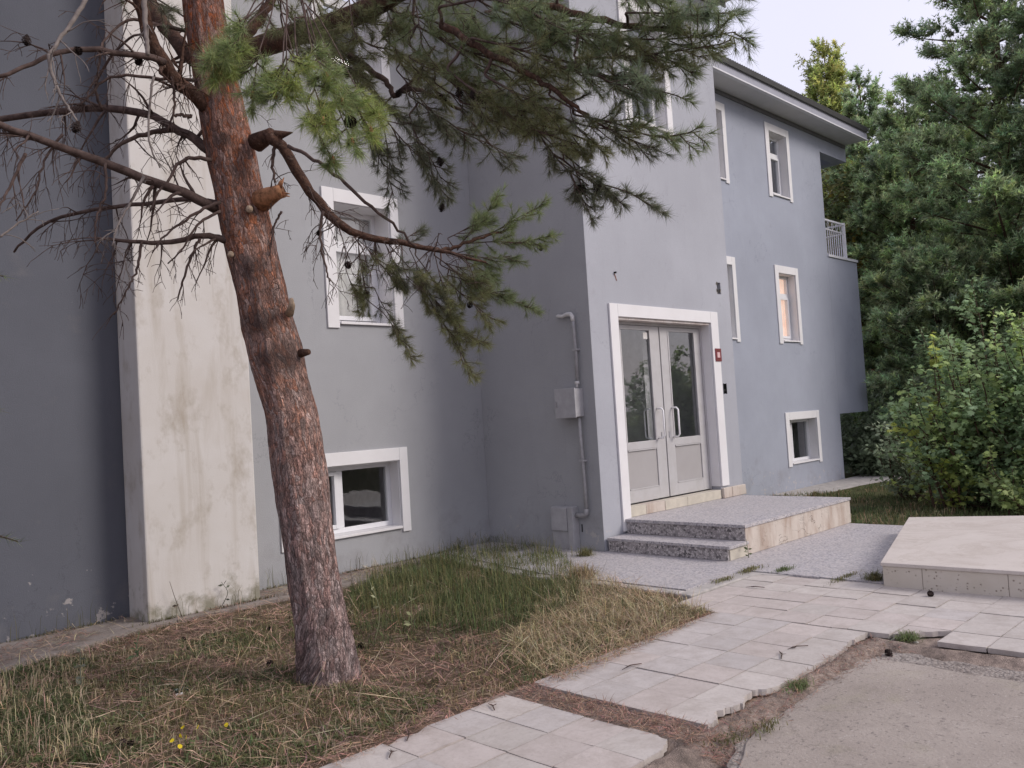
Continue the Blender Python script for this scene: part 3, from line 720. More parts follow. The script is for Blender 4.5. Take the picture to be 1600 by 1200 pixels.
for i in range(14):
    mb = MB(); yy = 8.45+i*.2; mb.box(20.032, 20.05, yy, yy+.018, 4.952, 5.518); bsub(mb, 'baluster', M['railing'])

# entrance door ---------------------------------------------------------
door = empty('entrance_door', (9.17, BY, .48)); world_parent(door, bld)
def dsub(mb, name, mat, bev=0):
    o = mb.build(name, mat, None, bev); o.parent = door; o.matrix_parent_inverse = Matrix.Translation(-Vector((9.17, BY, .48))); return o
x0, x1, z0, z1 = O_DOOR
mb = MB(); p = BY-.025
mb.box(x0-.158, x0, p, BY+.002, .19, z1+.155); mb.box(x1, x1+.185, p, BY+.002, .50, z1+.155); mb.box(x0+.0005, x1-.0005, p, BY+.002, z1, z1+.155)
dsub(mb, 'surround', M['white'], .004)
for q_ in (x1-.012, x0): mb = MB(); mb.box(q_, q_+.012, BY+.004, BY+.143, .50, z1); dsub(mb, 'reveal', M['white'])
mb = MB(); mb.box(x0+.012, x1-.012, BY+.004, BY+.20, z1-.03, z1); dsub(mb, 'soffit', M['dirty_white'])
YD = BY+.145
mb = MB()
mb.box(8.135, 8.175, YD-.01, YD+.05, .46, 2.718); mb.box(10.17, 10.21, YD-.01, YD+.05, .46, 2.718); mb.box(8.175, 10.17, YD-.01, YD+.05, 2.685, 2.718)
dsub(mb, 'frame', M['alu'], .003)
for (a, b, ga, gb) in ((8.18, 9.188, 8.36, 8.985), (9.212, 10.165, 9.395, 10.02)):
    mb = MB()
    mb.box(a, ga, YD, YD+.045, .47, 2.68); mb.box(gb, b, YD, YD+.045, .47, 2.68)
    mb.box(ga, gb, YD, YD+.045, 2.625, 2.68); mb.box(ga, gb, YD, YD+.045, 1.12, 1.215); mb.box(ga, gb, YD, YD+.045, .47, .625)
    dsub(mb, 'door_leaf', M['alu'], .003)
    mb = MB(); mb.box(ga+.001, gb-.001, YD+.02, YD+.028, 1.216, 2.624); dsub(mb, 'pane', M['glass'])
    mb = MB(); mb.box(ga+.001, gb-.001, YD+.014, YD+.03, .626, 1.119); dsub(mb, 'panel', M['panel'], .002)
    mb = MB()
    for e in (ga, gb): mb.box(e-.012, e+.012, YD-.006, YD-.0005, 1.215, 2.625)
    for (za, zb) in ((.626,.64),(1.105,1.119)): mb.box(ga+.013, gb-.013, YD-.005, YD+.012, za, zb)
    dsub(mb, 'bead', M['alu'])
def handle(xa, ya, yo):
    mb = MB(); c_ = .03; pts = []
    z0_, z1_ = 1.235, 1.615
    pts = [(xa, ya, z0_), (xa, yo+(ya-yo)*.25, z0_), (xa, yo, z0_+c_)] + [(xa, yo, z1_-c_), (xa, yo+(ya-yo)*.25, z1_), (xa, ya, z1_)]
    mb.tube(pts, .0115, 8); return dsub(mb, 'handle', M['enamel'])
handle(9.03, YD, YD-.10); handle(9.37, YD, YD-.10); handle(8.955, YD+.046, YD+.145); 
mb = MB(); mb.box(9.19, 9.21, YD+.02, YD+.04, .47, 2.68); dsub(mb, 'gap_seal', M['black'])
mb = MB(); mb.box(8.872, 8.965, YD+.0185, YD+.0195, 2.515, 2.60); dsub(mb, 'paper_notice', M['paper'])
mb = MB(); mb.box(9.10, 9.125, YD-.008, YD-.001, 1.23, 1.31); mb.box(9.27, 9.295, YD-.008, YD-.001, 1.23, 1.31); dsub(mb, 'lock_plate', M['metal_grey'])

# ------------------------------------------------------------------ entrance steps
steps = empty('entrance_steps', (8.0, 4.6, 0))
tag(steps, 'two speckled terrazzo steps and landing in front of the white framed glass door', 'steps')
def sp(mb, name, mat, bev=0): return part_at(mb, name, mat, steps, bev)
mb = MB(); mb.box(8.05, 10.64, 4.635, 6.16, .016, .296); sp(mb, 'core', M['cladding'])
mb = MB(); mb.prism([(8.005,4.60),(10.665,4.60),(10.665,6.185),(8.005,6.185)], .30, .334); sp(mb, 'landing_slab', M['terrazzo'], .003)
mb = MB(); mb.box(8.022, 8.048, 4.62, 6.16, .168, .298); sp(mb, 'riser', M['riser'])
mb = MB(); mb.prism([(7.625,4.575),(8.021,4.575),(8.021,6.165),(7.64,6.165)], .135, .165); sp(mb, 'tread', M['terrazzo'], .003)
mb = MB(); mb.box(7.645, 7.67, 4.61, 6.15, .016, .133); sp(mb, 'riser', M['riser'])
mb = MB(); mb.box(7.672, 8.02, 4.60, 6.13, .016, .133); sp(mb, 'step_side', M['tread_side'])
cl = [8.022, 8.68, 9.36, 10.02, 10.655]
for a, b in zip(cl[:-1], cl[1:]):
    mb = MB(); mb.box(a+.001, b-.001, 4.612+random.uniform(0,.003), 4.633, .016, .298); sp(mb, 'cladding_panel', M['cladding'], .003)
mb = MB(); mb.box(10.642, 10.66, 4.635, 6.18, .016, .298); sp(mb, 'cladding_panel', M['cladding'])
xs = [8.135, 8.46, 8.86, 9.36, 9.98, 10.20]
mats_ = ['tread_side', 'cladding', 'tread_side', 'tread_side', 'tread_side', 'cladding']
for i, (a, b) in enumerate(zip(xs[:-1], xs[1:])):
    mb = MB(); mb.box(a+.002, b-.002, BY-.012+random.uniform(0,.006), BY+.14, .336, .455); sp(mb, 'threshold_tile', M[mats_[i]], .003)
for a, b in ((10.205, 10.42), (10.425, 10.79)):
    mb = MB(); mb.box(a, b, BY-.05, BY-.003, .336, .475); sp(mb, 'plinth_tile', M['cladding'], .01)

# cream stone platform on the right
plat = empty('stone_platform', (8.5, 2.4, 0)); tag(plat, 'low cream stone platform with pitted front face beside the tiled path', 'platform')
pp = [(7.21,2.90),(10.0,3.66),(11.2,.9),(7.36,.4)]
mb = MB(); mb.prism([(7.235,2.875),(9.98,3.62),(11.15,.92),(7.39,.42)], -.05, .168); part_at(mb, 'core', M['pitted'], plat)
mb = MB(); mb.prism(pp, .172, .202); part_at(mb, 'top_slab', M['slab_top'], plat, .004)
fa = np.array([7.222, 2.892]); fb = np.array([7.372, .41]); L = np.linalg.norm(fb-fa); dd = (fb-fa)/L; nn = np.array([dd[1], -dd[0]])
s = 0
for wd in (.31, .62, .62, .62, .4):
    a = fa+dd*(s+.002); b = fa+dd*min(s+wd-.002, L); s += wd
    nrm = np.array([1, 0])*.012
    mb = MB(); mb.prism([a, a+nrm, b+nrm, b], -.03, .170); part_at(mb, 'face_stone', M['pitted'], plat, .003)

# ------------------------------------------------------------------ things on the walls
SX = BX0
jb = empty('junction_box', (SX, 6.5, 1.74)); tag(jb, 'grey metal junction box high on the side wall of the entrance block', 'junction box')
mb = MB(); mb.box(SX-.15, SX-.002, 6.36, 6.66, 1.575, 1.905); part_at(mb, 'case', M['metal_grey'], jb, .006)
mb = MB(); mb.box(SX-.168, SX-.151, 6.352, 6.668, 1.567, 1.913); part_at(mb, 'door', M['metal_grey'], jb, .004)
mb = MB(); mb.box(SX-.176, SX-.169, 6.63, 6.645, 1.70, 1.76); part_at(mb, 'latch', M['pipe'], jb)
cp = empty('conduit_pipe', (SX, 6.39, 0)); tag(cp, 'grey conduit pipe running up the wall from the low cabinet past the junction box', 'pipe')
mb = MB(); mb.tube([(SX-.045,6.40,1.97),(SX-.045,6.395,2.3),(SX-.045,6.405,2.62),(SX-.045,6.41,2.70)], .021, 8); part_at(mb, 'pipe', M['pipe'], cp)
mb = MB(); mb.tube([(SX-.045,6.41,2.70),(SX-.045,6.415,2.755),(SX-.045,6.44,2.785),(SX-.045,6.50,2.79),(SX-.045,6.57,2.775),(SX-.045,6.64,2.79),(SX-.03,6.67,2.79)], [.024,.026,.027,.026,.022,.02,.014], 8); part_at(mb, 'elbow', M['pvc_pipe'], cp)
mb = MB(); mb.tube([(SX-.06,6.40,1.914),(SX-.05,6.40,1.98)], [.014,.014], 8); mb.tube([(SX-.05,6.40,1.955),(SX-.05,6.40,1.99)], [.03,.03], 8); part_at(mb, 'collar', M['pvc_pipe'], cp)
mb = MB(); mb.tube([(SX-.06,6.40,1.566),(SX-.055,6.395,1.2),(SX-.05,6.385,.8),(SX-.05,6.385,.50)], .022, 8); part_at(mb, 'pipe', M['pipe'], cp)
mb = MB(); mb.tube([(SX-.05,6.385,.50),(SX-.05,6.39,.45),(SX-.05,6.42,.425),(SX-.05,6.48,.42),(SX-.05,6.548,.42)], .029, 8); part_at(mb, 'elbow', M['pipe'], cp)
for zc in (1.05, 2.35):
    mb = MB(); mb.box(SX-.075, SX-.002, 6.362, 6.428, zc, zc+.022); part_at(mb, 'clamp', M['metal_grey'], cp)
mc = empty('meter_cabinet', (SX, 6.72, 0)); tag(mc, 'low grey metal cabinet standing on the ground against the block side wall', 'cabinet')
mb = MB(); mb.box(SX-.085, SX-.002, 6.635, 6.905, -.06, .515); part_at(mb, 'case', M['metal_grey'], mc, .005)
mb = MB(); mb.box(SX-.115, SX-.002, 6.55, 6.632, -.06, .52); part_at(mb, 'post', M['metal_grey'], mc, .006)
mb = MB(); mb.box(SX-.112, SX-.086, 6.645, 6.895, .235, .51); part_at(mb, 'door', M['metal_grey'], mc, .008)
mb = MB(); mb.box(SX-.005, SX-.001, 6.50, 6.515, .22, .31); part_at(mb, 'vent_slot', M['black'], mc)

np_ = empty('number_plate', (10.33, BY, 2.3)); tag(np_, 'small maroon number plate fixed on the white door surround', 'number plate')
mb = MB(); mb.box(10.262, 10.415, BY-.034, BY-.027, 2.215, 2.395); part_at(mb, 'plate', M['maroon'], np_, .002)
mb = MB(); mb.box(10.305, 10.372, BY-.0365, BY-.0345, 2.268, 2.342); part_at(mb, 'number_panel', M['plate_ink'], np_)
mb = MB()
for zz in (2.368, 2.238): 
    for k in range(6): mb.box(10.285+k*.019, 10.297+k*.019, BY-.0365, BY-.0345, zz-.006, zz+.006)
part_at(mb, 'faint_lettering', M['rust'], np_)
bell = empty('doorbell_socket', (10.5, BY, 1.83)); tag(bell, 'black empty doorbell socket in the wall right of the door', 'doorbell')
mb = MB(); mb.box(10.462, 10.535, BY+.03, BY+.06, 1.765, 1.905); part_at(mb, 'back', M['black'], bell)
mb = MB(); mb.box(10.455, 10.464, BY-.006, BY+.03, 1.76, 1.91); mb.box(10.533, 10.541, BY-.006, BY+.03, 1.76, 1.91); mb.box(10.465, 10.50, BY-.004, BY+.03, 1.80, 1.83); part_at(mb, 'rim', M['black'], bell)
mb = MB()
mb.box(10.475, 10.575, BY+.07, BY+.10, 3.17, 3.335); 
for k in range(9):
    xx = random.choice([10.478, 10.565])+random.uniform(-.01,.01); zz = random.uniform(3.17, 3.33); mb.box(xx-.012, xx+.012, BY-.003, BY+.02, zz-.012, zz+.014)
mb.box(10.475, 10.51, BY+.01, BY+.07, 3.17, 3.24)
bpart(mb, 'wall_hole', M['hole'])
mb = MB(); mb.tube([(8.14, BY-.0, 3.285), (8.14, BY-.03, 3.283)], .012, 8); bpart(mb, 'bolt_stub', M['black'])
mb = MB(); mb.prism([(0,0),(0,0),(0,0)], 0, 0) if False else mb.add([(8.13,BY-.003,3.27),(8.15,BY-.003,3.27),(8.185,BY-.003,3.19),(8.17,BY-.003,3.185)], [(0,1,2,3)]); bpart(mb, 'rust_mark', M['rust'])

# ------------------------------------------------------------------ foliage helpers
def unit(v): return v/np.maximum(np.linalg.norm(v, axis=-1, keepdims=True), 1e-9)
def needles_on(P, D, n_each, length, width, spread, col, jit=.25, r=rng):
    """n_each needle triangles at every point P, leaving the shoot direction D by the angle 'spread'"""
    P = np.repeat(P, n_each, 0); D = np.repeat(unit(D), n_each, 0); n = len(P)
    R = unit(np.cross(D, unit(r.normal(size=(n, 3)))))
    a = np.clip(spread*(1+jit*r.normal(size=n)), .15, 2.2)[:, None]
    N = D*np.cos(a)+R*np.sin(a); N[:, 2] -= .06; N = unit(N)
    L = (length*(1+.22*r.normal(size=n)))[:, None]
    W = unit(np.cross(N, r.normal(size=(n, 3))))*width*.5
    B = P+D*(r.uniform(-.012, .012, size=(n, 1)))
    V = np.stack([B-W, B+W, B+N*L], 1).reshape(-1, 3)
    T = np.arange(3*n).reshape(-1, 3)
    c = np.asarray(col)*(1+.28*r.normal(size=(n, 1))); c = np.clip(c, .004, 1)
    c = c*(1+r.normal(size=(n, 3))*.07)
    C3 = np.repeat(np.clip(c, .003, 1), 3, 0)
    return V, T, C3
class NP:
    def __init__(s): s.V = []; s.T = []; s.C = []; s.n = 0
    def add(s, V, T, C_):
        s.V.append(V); s.T.append(T+s.n); s.C.append(C_); s.n += len(V)
    def mesh(s, name): return np_mesh(name, np.concatenate(s.V), np.concatenate(s.T), np.concatenate(s.C))
def curve_pts(pts, n):
    """smooth Catmull-Rom resample"""
    P = [np.asarray(p, float) for p in pts]; P = [2*P[0]-P[1]]+P+[2*P[-1]-P[-2]]
    out = []; segs = len(P)-3
    for k in range(n):
        t = k/(n-1)*segs; i = min(int(t), segs-1); f = t-i
        a, b, c_, d = P[i:i+4]
        out.append(.5*((2*b)+(-a+c_)*f+(2*a-5*b+4*c_-d)*f*f+(-a+3*b-3*c_+d)*f**3))
    return np.array(out)
def rv(s=1.0): return np.array([random.gauss(0, s) for _ in range(3)])

# ------------------------------------------------------------------ the big pine in front
KT = 5.584
base_pt = on_ground(517, 1060, -.04)
pine = empty('pine_tree', tuple(base_pt)); tag(pine, 'tall leaning pine with flaking orange bark and dead lower branches in front of the wall', 'tree')
tr_px = [(519,1085,62),(517,1060,52),(509,1010,46),(497,940,43),(487,880,42),(478,800,42.5),(467,720,42),(457,650,41.5),(444,600,42),(432,550,44),(417,500,42),(405,440,41),(394,395,41),(384,350,40),(374,300,39.5),(363,240,39),(353,195,38),(341,140,34),(330,90,33),(322,40,32),(316,0,31),(302,-90,30),(285,-190,28),(262,-330,25),(240,-480,20),(225,-640,14),(215,-760,8),(212,-830,3)]
tc = curve_pts([at_depth(px, py, KT) for px, py, _ in tr_px], 230)
tr_r = np.interp(np.linspace(0, 1, 230), np.linspace(0, 1, len(tr_px)), [w*.945*KT/F_PX for _, _, w in tr_px])
NS = 72; V = []; UV = []; scar = []
knots = [(390,325,.05),(410,360,.04),(396,418,.075),(404,500,.10),(445,555,.12),(455,470,.09),(380,262,.07),(420,560,.07),(380,210,.06),(350,215,.06),(425,395,.06)]
kn3 = [at_depth(px, py, KT-.17) for px, py, _ in knots]; kr = [k[2] for k in knots]
length = 0
for i in range(230):
    p = tc[i]; tg = unit(tc[min(i+1, 229)]-tc[max(i-1, 0)])
    if i: length += np.linalg.norm(tc[i]-tc[i-1])
    u = unit(np.cross(tg, _fw)); w = np.cross(tg, u)
    for k in range(NS+1):
        an = 2*math.pi*k/NS + .5*math.pi
        ca, sa = math.cos(an), math.sin(an)
        q = Vector((ca*tr_r[i]*11, sa*tr_r[i]*11, length*3.0))
        d = .011*noise.fractal(q, .8, 2, 4)+.016*noise.noise(Vector((ca*2, sa*2, length*1.6)))
        if length < .5: d += .035*max(0, noise.noise(Vector((ca*2.5, sa*2.5, 3))))*(1-length/.5)
        pos = p+(u*ca+w*sa)*(tr_r[i]+d)
        sc_ = 0
        for kp, kq in zip(kn3, kr):
            dd_ = np.linalg.norm((pos-kp)*np.array([1, 1, 1.25]))
            if dd_ < kq*1.6:
                g = max(0, 1-dd_/(kq*1.6)); sc_ = max(sc_, g*1.5); pos = pos+(u*ca+w*sa)*.018*g
        V.append(pos-base_pt); UV.append((an*tr_r[min(i, 80)], length)); scar.append(min(1, sc_))
F = [(i*(NS+1)+k, i*(NS+1)+k+1, (i+1)*(NS+1)+k+1, (i+1)*(NS+1)+k) for i in range(229) for k in range(NS)]
me = np_mesh('trunk', V, F, np.repeat(np.array(scar)[:, None], 3, 1), True)
uvl = me.uv_layers.new(name='UVMap'); UV = np.array(UV, np.float32); li = np.empty(len(me.loops), np.int32); me.loops.foreach_get('vertex_index', li)
uvl.data.foreach_set('uv', UV[li].ravel())
link('trunk', me, M['bark'], pine)
def pine_part(mesh, name, mat, parent=None, lab=None):
    o = link(name, mesh, mat, parent or pine); 
    if parent is None: o.location = -np.array(base_pt)*0
    return o
def rel(P): return np.asarray(P)-base_pt

def twig_tree(mb, path_, r0, r1, depth=0, n_side=6, side_len=.35, droop=.5, bias=None):
    """a dead branch with drooping, forking twigs"""
    n = len(path_)
    mb.tube([rel(p) for p in path_], np.linspace(r0, r1, n), 6 if depth == 0 else (5 if depth == 1 else 4))
    if depth >= 3: return
    for s in range(n_side):
        i = random.randint(int(n*.12), n-2); p = path_[i]; tg = unit(path_[i+1]-path_[i])
        d = unit(tg*random.uniform(.2, .9)+rv(.55)+np.array([0, 0, -.35 if depth else random.choice([-.7, -.5, .25])]))
        L = side_len*random.uniform(.45, 1.2); q = [p]; m_ = 6 if depth == 0 else 5
        for k in range(m_):
            d = unit(d+np.array([0, 0, -droop*.22])+rv(.13)); q.append(q[-1]+d*L/m_)
        rr = (r0+(r1-r0)*i/n)*.5
        twig_tree(mb, np.array(q), max(.0022, rr*.85), .0012, depth+1, max(1, int(n_side*.55)), side_len*.5, droop)
dead = [ # pixel polyline, depth at trunk and at the tip, radius at both ends in pixels, side twigs, length of the twigs
 ([(338,327),(290,303),(230,280),(165,255),(100,232),(40,210),(-40,180)], 5.5, 4.7, 8, 5, 9, .42, 'twig'),
 ([(330,238),(300,215),(270,200),(235,180),(175,170),(120,172),(60,178),(-50,192)], 5.55, 6.0, 8, 4.5, 11, .5, 'twig'),
 ([(358,378),(335,370),(310,368),(260,379),(215,378),(180,374),(148,371)], 5.5, 5.2, 6, 2, 9, .40, 'twig'),
 ([(344,318),(300,312),(250,315),(200,322),(130,330),(75,347),(40,372),(22,394)], 5.5, 5.8, 4.5, 1.6, 7, .40, 'twig'),
 ([(325,170),(300,145),(280,130),(255,95),(232,55),(222,20),(205,-60)], 5.5, 5.0, 11, 10, 8, .45, 'limb'),
 ([(318,105),(290,82),(270,55),(245,25),(220,-40)], 5.5, 6.2, 11, 11, 4, .4, 'limb'),
 ([(257,97),(230,88),(180,83),(130,77),(90,83),(50,100),(-10,122)], 5.2, 4.6, 5.5, 3, 8, .36, 'twig'),
 ([(318,125),(280,124),(240,122),(190,118),(160,128),(140,148),(120,165)], 5.5, 5.3, 3, 1.4, 5, .25, 'twig'),
 ([(290,48),(250,40),(210,30),(185,40),(165,62),(158,80)], 5.6, 5.2, 3.2, 1.4, 6, .28, 'twig'),
 ([(150,-30),(125,15),(100,52),(76,85)], 3.7, 3.5, 3.6, 3.0, 3, .25, 'grey_twig'),
 ([(76,85),(82,118),(95,150),(108,170),(121,190)], 3.5, 3.45, 3.0, 1.5, 4, .16, 'grey_twig'),
 ([(225,-20),(226,20),(229,60),(231,86)], 4.4, 4.3, 4.5, 3.2, 2, .12, 'grey_twig'),
 ([(275,203),(235,207),(195,222),(165,247),(150,262)], 5.7, 5.5, 4.5, 1.6, 6, .3, 'twig'),
 ([(331,250),(300,247),(277,256),(265,280),(248,300),(235,330)], 5.45, 5.2, 3.5, 1.6, 5, .28, 'twig'),
 ([(345,316),(310,330),(280,352),(255,372),(238,395)], 5.4, 5.1, 3, 1.2, 5, .22, 'twig'),
 ([(225,276),(205,315),(185,350),(175,385)], 5.0, 4.7, 2.4, 1, 6, .25, 'grey_twig'),
 ([(345,330),(318,345),(300,362),(285,390),(262,412)], 5.4, 5.2, 2.6, 1.2, 5, .22, 'twig'),
 ([(312,372),(300,400),(285,440),(278,468)], 5.35, 5.3, 2.6, 1.1, 4, .2, 'twig'),
 ([(222,378),(214,420),(200,450),(178,492)], 5.3, 5.1, 2.4, 1.1, 4, .22, 'twig'),
 ([(165,255),(165,300),(150,345),(150,395)], 4.95, 4.9, 2.4, 1.1, 5, .25, 'twig'),
 ([(40,240),(15,290),(-5,330)], 4.5, 4.4, 3, 1.5, 4, .25, 'twig'),
 ([(0,370),(25,352),(60,330)], 3.7, 3.8, 2, 1, 3, .2, 'grey_twig'),
 ([(98,210),(70,250),(55,300),(25,345)], 5.6, 5.4, 2.4, 1, 6, .3, 'twig'),
 ([(300,182),(286,181),(270,180)], 5.4, 5.3, 3.2, 2.2, 0, .1, 'twig'),
 ([(240,120),(235,150),(232,200),(236,232),(250,262)], 4.9, 4.8, 2.0, 1.2, 3, .14, 'grey_twig'),
 ([(268,120),(272,145),(272,170),(262,205)], 5.2, 5.2, 2.6, 1.4, 6, .25, 'twig'),
 ([(160,172),(150,140),(165,100),(200,62),(235,50)], 5.5, 5.2, 2.6, 1.6, 5, .3, 'twig'),
 ([(430,225),(425,255),(430,285)], 5.4, 5.4, 3, 1.8, 5, .3, 'twig'),
 ([(440,330),(428,355),(420,400)], 5.3, 5.3, 2, 1, 4, .25, 'twig'),
 ([(505,330),(500,370),(510,420),(515,440)], 5.4, 5.3, 2.4, 1, 6, .25, 'twig'),
]
for pts, k0, k1, r0, r1, ns, sl, mt in dead:
    n = len(pts); P = [at_depth(px, py, k0+(k1-k0)*(i/(n-1))) for i, (px, py) in enumerate(pts)]
    C_ = curve_pts(P, 18)
    C_[1:-1] += np.random.default_rng(len(pts)+int(r0*10)).normal(size=(16, 3))*(.0014 if mt == 'grey_twig' else .0035)
    mb = MB(); twig_tree(mb, C_, r0*k0/F_PX, r1*k1/F_PX, 0, ns, sl)
    pine_part(mb.mesh('branch'), 'branch', M[mt])
# broken stubs and sawn knots
mb = MB(); mb.tube([rel(at_depth(*p)) for p in [(398,222,5.50),(418,213,5.42),(438,211,5.38),(457,207,5.34)]], [.055,.045,.028,.004], 10); pine_part(mb.mesh('broken_stub'), 'broken_stub', M['limb'])
mb = MB(); mb.tube([rel(at_depth(*p)) for p in [(408,314,5.52),(422,306,5.46),(433,301,5.44),(441,298,5.43)]], [.075,.058,.046,.047], 11, True)
for k_ in range(7):
    a_ = random.random()*6.28; e_ = at_depth(440+9*math.cos(a_), 297+10*math.sin(a_), 5.41+.02*random.random()); mb.tube([rel(at_depth(438+5*math.cos(a_), 299+5*math.sin(a_), 5.43)), rel(e_+(e_-at_depth(425,306,5.45))*random.uniform(.2,.6))], [.014, .003], 5)
pine_part(mb.mesh('broken_stub'), 'broken_stub', M['stubwood'])
mb = MB(); mb.tube([rel(at_depth(*p)) for p in [(452,490,5.5),(456,478,5.42),(455,466,5.40)]], [.03,.022,.012], 8); pine_part(mb.mesh('broken_stub'), 'broken_stub', M['cutwood'])
mb = MB(); mb.tube([rel(at_depth(*p)) for p in [(470,552,5.52),(482,550,5.46)]], [.03,.02], 8); pine_part(mb.mesh('broken_stub'), 'broken_stub', M['limb'])
for px, py, rr in ((390,326,.021),(361,397,.019)):
    a = at_depth(px, py, KT-.13); b = at_depth(px-1, py+1, KT-.205)
    mb = MB(); mb.tube([rel(a), rel(b)], [rr*1.15, rr], 12); pine_part(mb.mesh('sawn_knot'), 'sawn_knot', M['cutwood'])

NEEDLE = np.array([.205, .245, .125])
def shoot(npm, a, b, dens=1.0, nl=.062, col=NEEDLE, start=.25, wid=.0020, spread=.92):
    """one leafy shoot from a to b, curved up a little at the tip"""
    L = np.linalg.norm(b-a); n = max(4, int(L/.0098*dens)); t = np.linspace(start, 1, n)
    mid = (a+b)/2+rv(.04)*L; mid[2] -= .08*L
    t = t[:, None]; P = a*(1-t)**2+mid*2*t*(1-t)+b*t*t; D = 2*(1-t)*(mid-a)+2*t*(b-mid)
    npm.add(*needles_on(P, D, 5, nl, wid, spread, col))
    npm.add(*needles_on(P[-2:], D[-2:], 14, nl*.9, wid, .45, col))
    return [a, a*.25+mid*.5+b*.25, b]
BUD = []
LIMBS = []
def spray(p0, p1, r0, nside=12, slen=.24, dens=1.0, nl=.062, col=NEEDLE, sag=.10, start=.2, name='branch', mat='twig', droop=.0, wid=.0020):
    root_pt = None
    if LIMBS:
        A = np.concatenate(LIMBS); ax = unit(p1-p0); off = A-p0; cost = np.linalg.norm(off, axis=1)+1.4*np.maximum(off@ax, 0); root_pt = A[int(np.argmin(cost))]
    L = np.linalg.norm(p1-p0); mid = p0*.5+p1*.5+np.array([0, 0, -sag*L])+rv(.03)*L
    C_ = curve_pts([p0, p0*.7+p1*.3+np.array([0, 0, -sag*.6*L])+rv(.02)*L, mid*.55+p1*.45*1+p0*0 if False else p0*.35+p1*.65+np.array([0, 0, -sag*.8*L])+rv(.02)*L, p1], 14)
    if root_pt is not None and np.linalg.norm(root_pt-p0) > .02:
        lead = curve_pts([root_pt, root_pt*.45+p0*.55+rv(.03)*np.linalg.norm(root_pt-p0), p0, C_[3]], 16)[:11]
        full = np.concatenate([lead, C_[1:]])
    else: full = C_
    mb = MB(); mb.tube([rel(p) for p in full], np.linspace(r0*.8, .0025, len(full)), 6); LIMBS.append(C_[:8])
    npm = NP(); axis_ = unit(p1-p0); horiz = unit(np.cross(axis_, np.array([0, 0, 1.0])))
    for s in range(nside):
        f = start+(1-start)*(s+random.random()*.8)/nside; i = min(12, int(f*13)); p = C_[i]*(1-(f*13-i))+C_[i+1]*(f*13-i)
        sd = 1 if s % 2 else -1
        d = unit(axis_*random.uniform(.6, 1.1)+horiz*sd*random.uniform(.3, .95)+rv(.28)+np.array([0, 0, -.05-droop]))
        ll = slen*random.uniform(.6, 1.15)*(1.15-.5*f)
        e = p+d*ll; q = shoot(npm, p, e, dens, nl, col, .35, wid)
        mb.tube([rel(v) for v in q], [.0035, .0028, .0018], 4, False)
        for _ in range(random.choice([1, 2, 2, 3])):
            g = random.uniform(.35, .8); p2 = p+d*ll*g; d2 = unit(d*random.uniform(.5, 1)+rv(.45)+np.array([0, 0, .05-droop])); e2 = p2+d2*ll*random.uniform(.35, .65)
            q = shoot(npm, p2, e2, dens, nl, col, .1, wid); mb.tube([rel(v) for v in q], [.0025, .002, .0015], 4, False)
    q = shoot(npm, C_[11], C_[13]+axis_*.05, dens*1.2, nl, col, 0, wid)
    b = pine_part(mb.mesh(name), name, M[mat])
    me = npm.mesh('needles'); o = link('needles', me, M['needle'], b); 
    me.transform(Matrix.Translation(-Vector(base_pt))); o['kind'] = 'stuff'
    return b
# thick red limb at the top and the limb that reaches down to the right
def limb(pts, radii, mat='limb'):
    P = curve_pts([at_depth(*p) for p in pts], 22); rr = np.interp(np.linspace(0, 1, 22), np.linspace(0, 1, len(radii)), radii)
    P[1:-1] += rng.normal(size=(20, 3))*.006; LIMBS.append(P)
    mb = MB(); mb.tube([rel(p) for p in P], rr, 12); pine_part(mb.mesh('branch'), 'branch', M[mat]); return P
limb([(352,118,5.55),(390,82,5.4),(450,58,5.2),(520,38,5.0),(600,2,4.7),(700,-40,4.4),(860,-90,4.0)], [.075,.068,.066,.064,.055,.04,.02])
limb([(355,75,5.6),(378,60,5.6),(400,38,5.6),(425,0,5.6),(460,-60,5.6)], [.05,.04,.035,.03,.03])
limb([(402,226,5.5),(425,212,5.4),(441,232,5.4),(465,272,5.45),(490,306,5.5),(520,340,5.55),(560,368,5.6),(600,376,5.65),(645,383,5.7),(700,396,5.75),(760,410,5.75)], [.050,.043,.034,.035,.031,.031,.024,.023,.017,.013,.007])
for c_ in range(16):
    q_ = LIMBS[-1][random.randint(7, 19)]; d_ = unit(rv(.5)+np.array([0, 0, -.8])); L_ = random.uniform(.2, .5); pts_ = [q_]
    for k in range(6): d_ = unit(d_+rv(.22)+np.array([0, 0, -.1])); pts_.append(pts_[-1]+d_*L_/6)
    mb = MB(); twig_tree(mb, np.array(pts_), .005, .0012, 1, 5, .2, .4); pine_part(mb.mesh('branch'), 'branch', M['twig'])
limb([(645,384,5.7),(690,390,5.85),(740,375,5.95),(790,360,6.0)], [.018,.014,.011,.006])
limb([(545,85,4.9),(575,108,4.85),(605,128,4.85),(613,150,4.85),(640,130,4.8),(680,72,4.7)], [.02,.018,.016,.014,.01,.006], 'twig')
limb([(613,150,4.85),(650,140,4.8),(700,160,4.75),(735,190,4.7),(770,230,4.7)], [.016,.013,.01,.007,.005], 'twig')
limb([(450,228,5.3),(500,255,5.2),(545,290,5.1),(600,340,5.1),(650,385,5.1)], [.012,.011,.011,.009,.007], 'twig')
limb([(690,40,4.4),(760,80,4.2),(850,130,4.0),(920,180,3.9)], [.02,.016,.012,.008])
limb([(700,-20,4.4),(850,10,4.1),(980,40,3.9),(1080,50,3.8)], [.022,.018,.014,.008])
A_ = at_depth
DK = np.array([.150, .160, .105]); BR = np.array([.27, .325, .145]); OL = np.array([.205, .212, .105]); BL = np.array([.215, .265, .170])
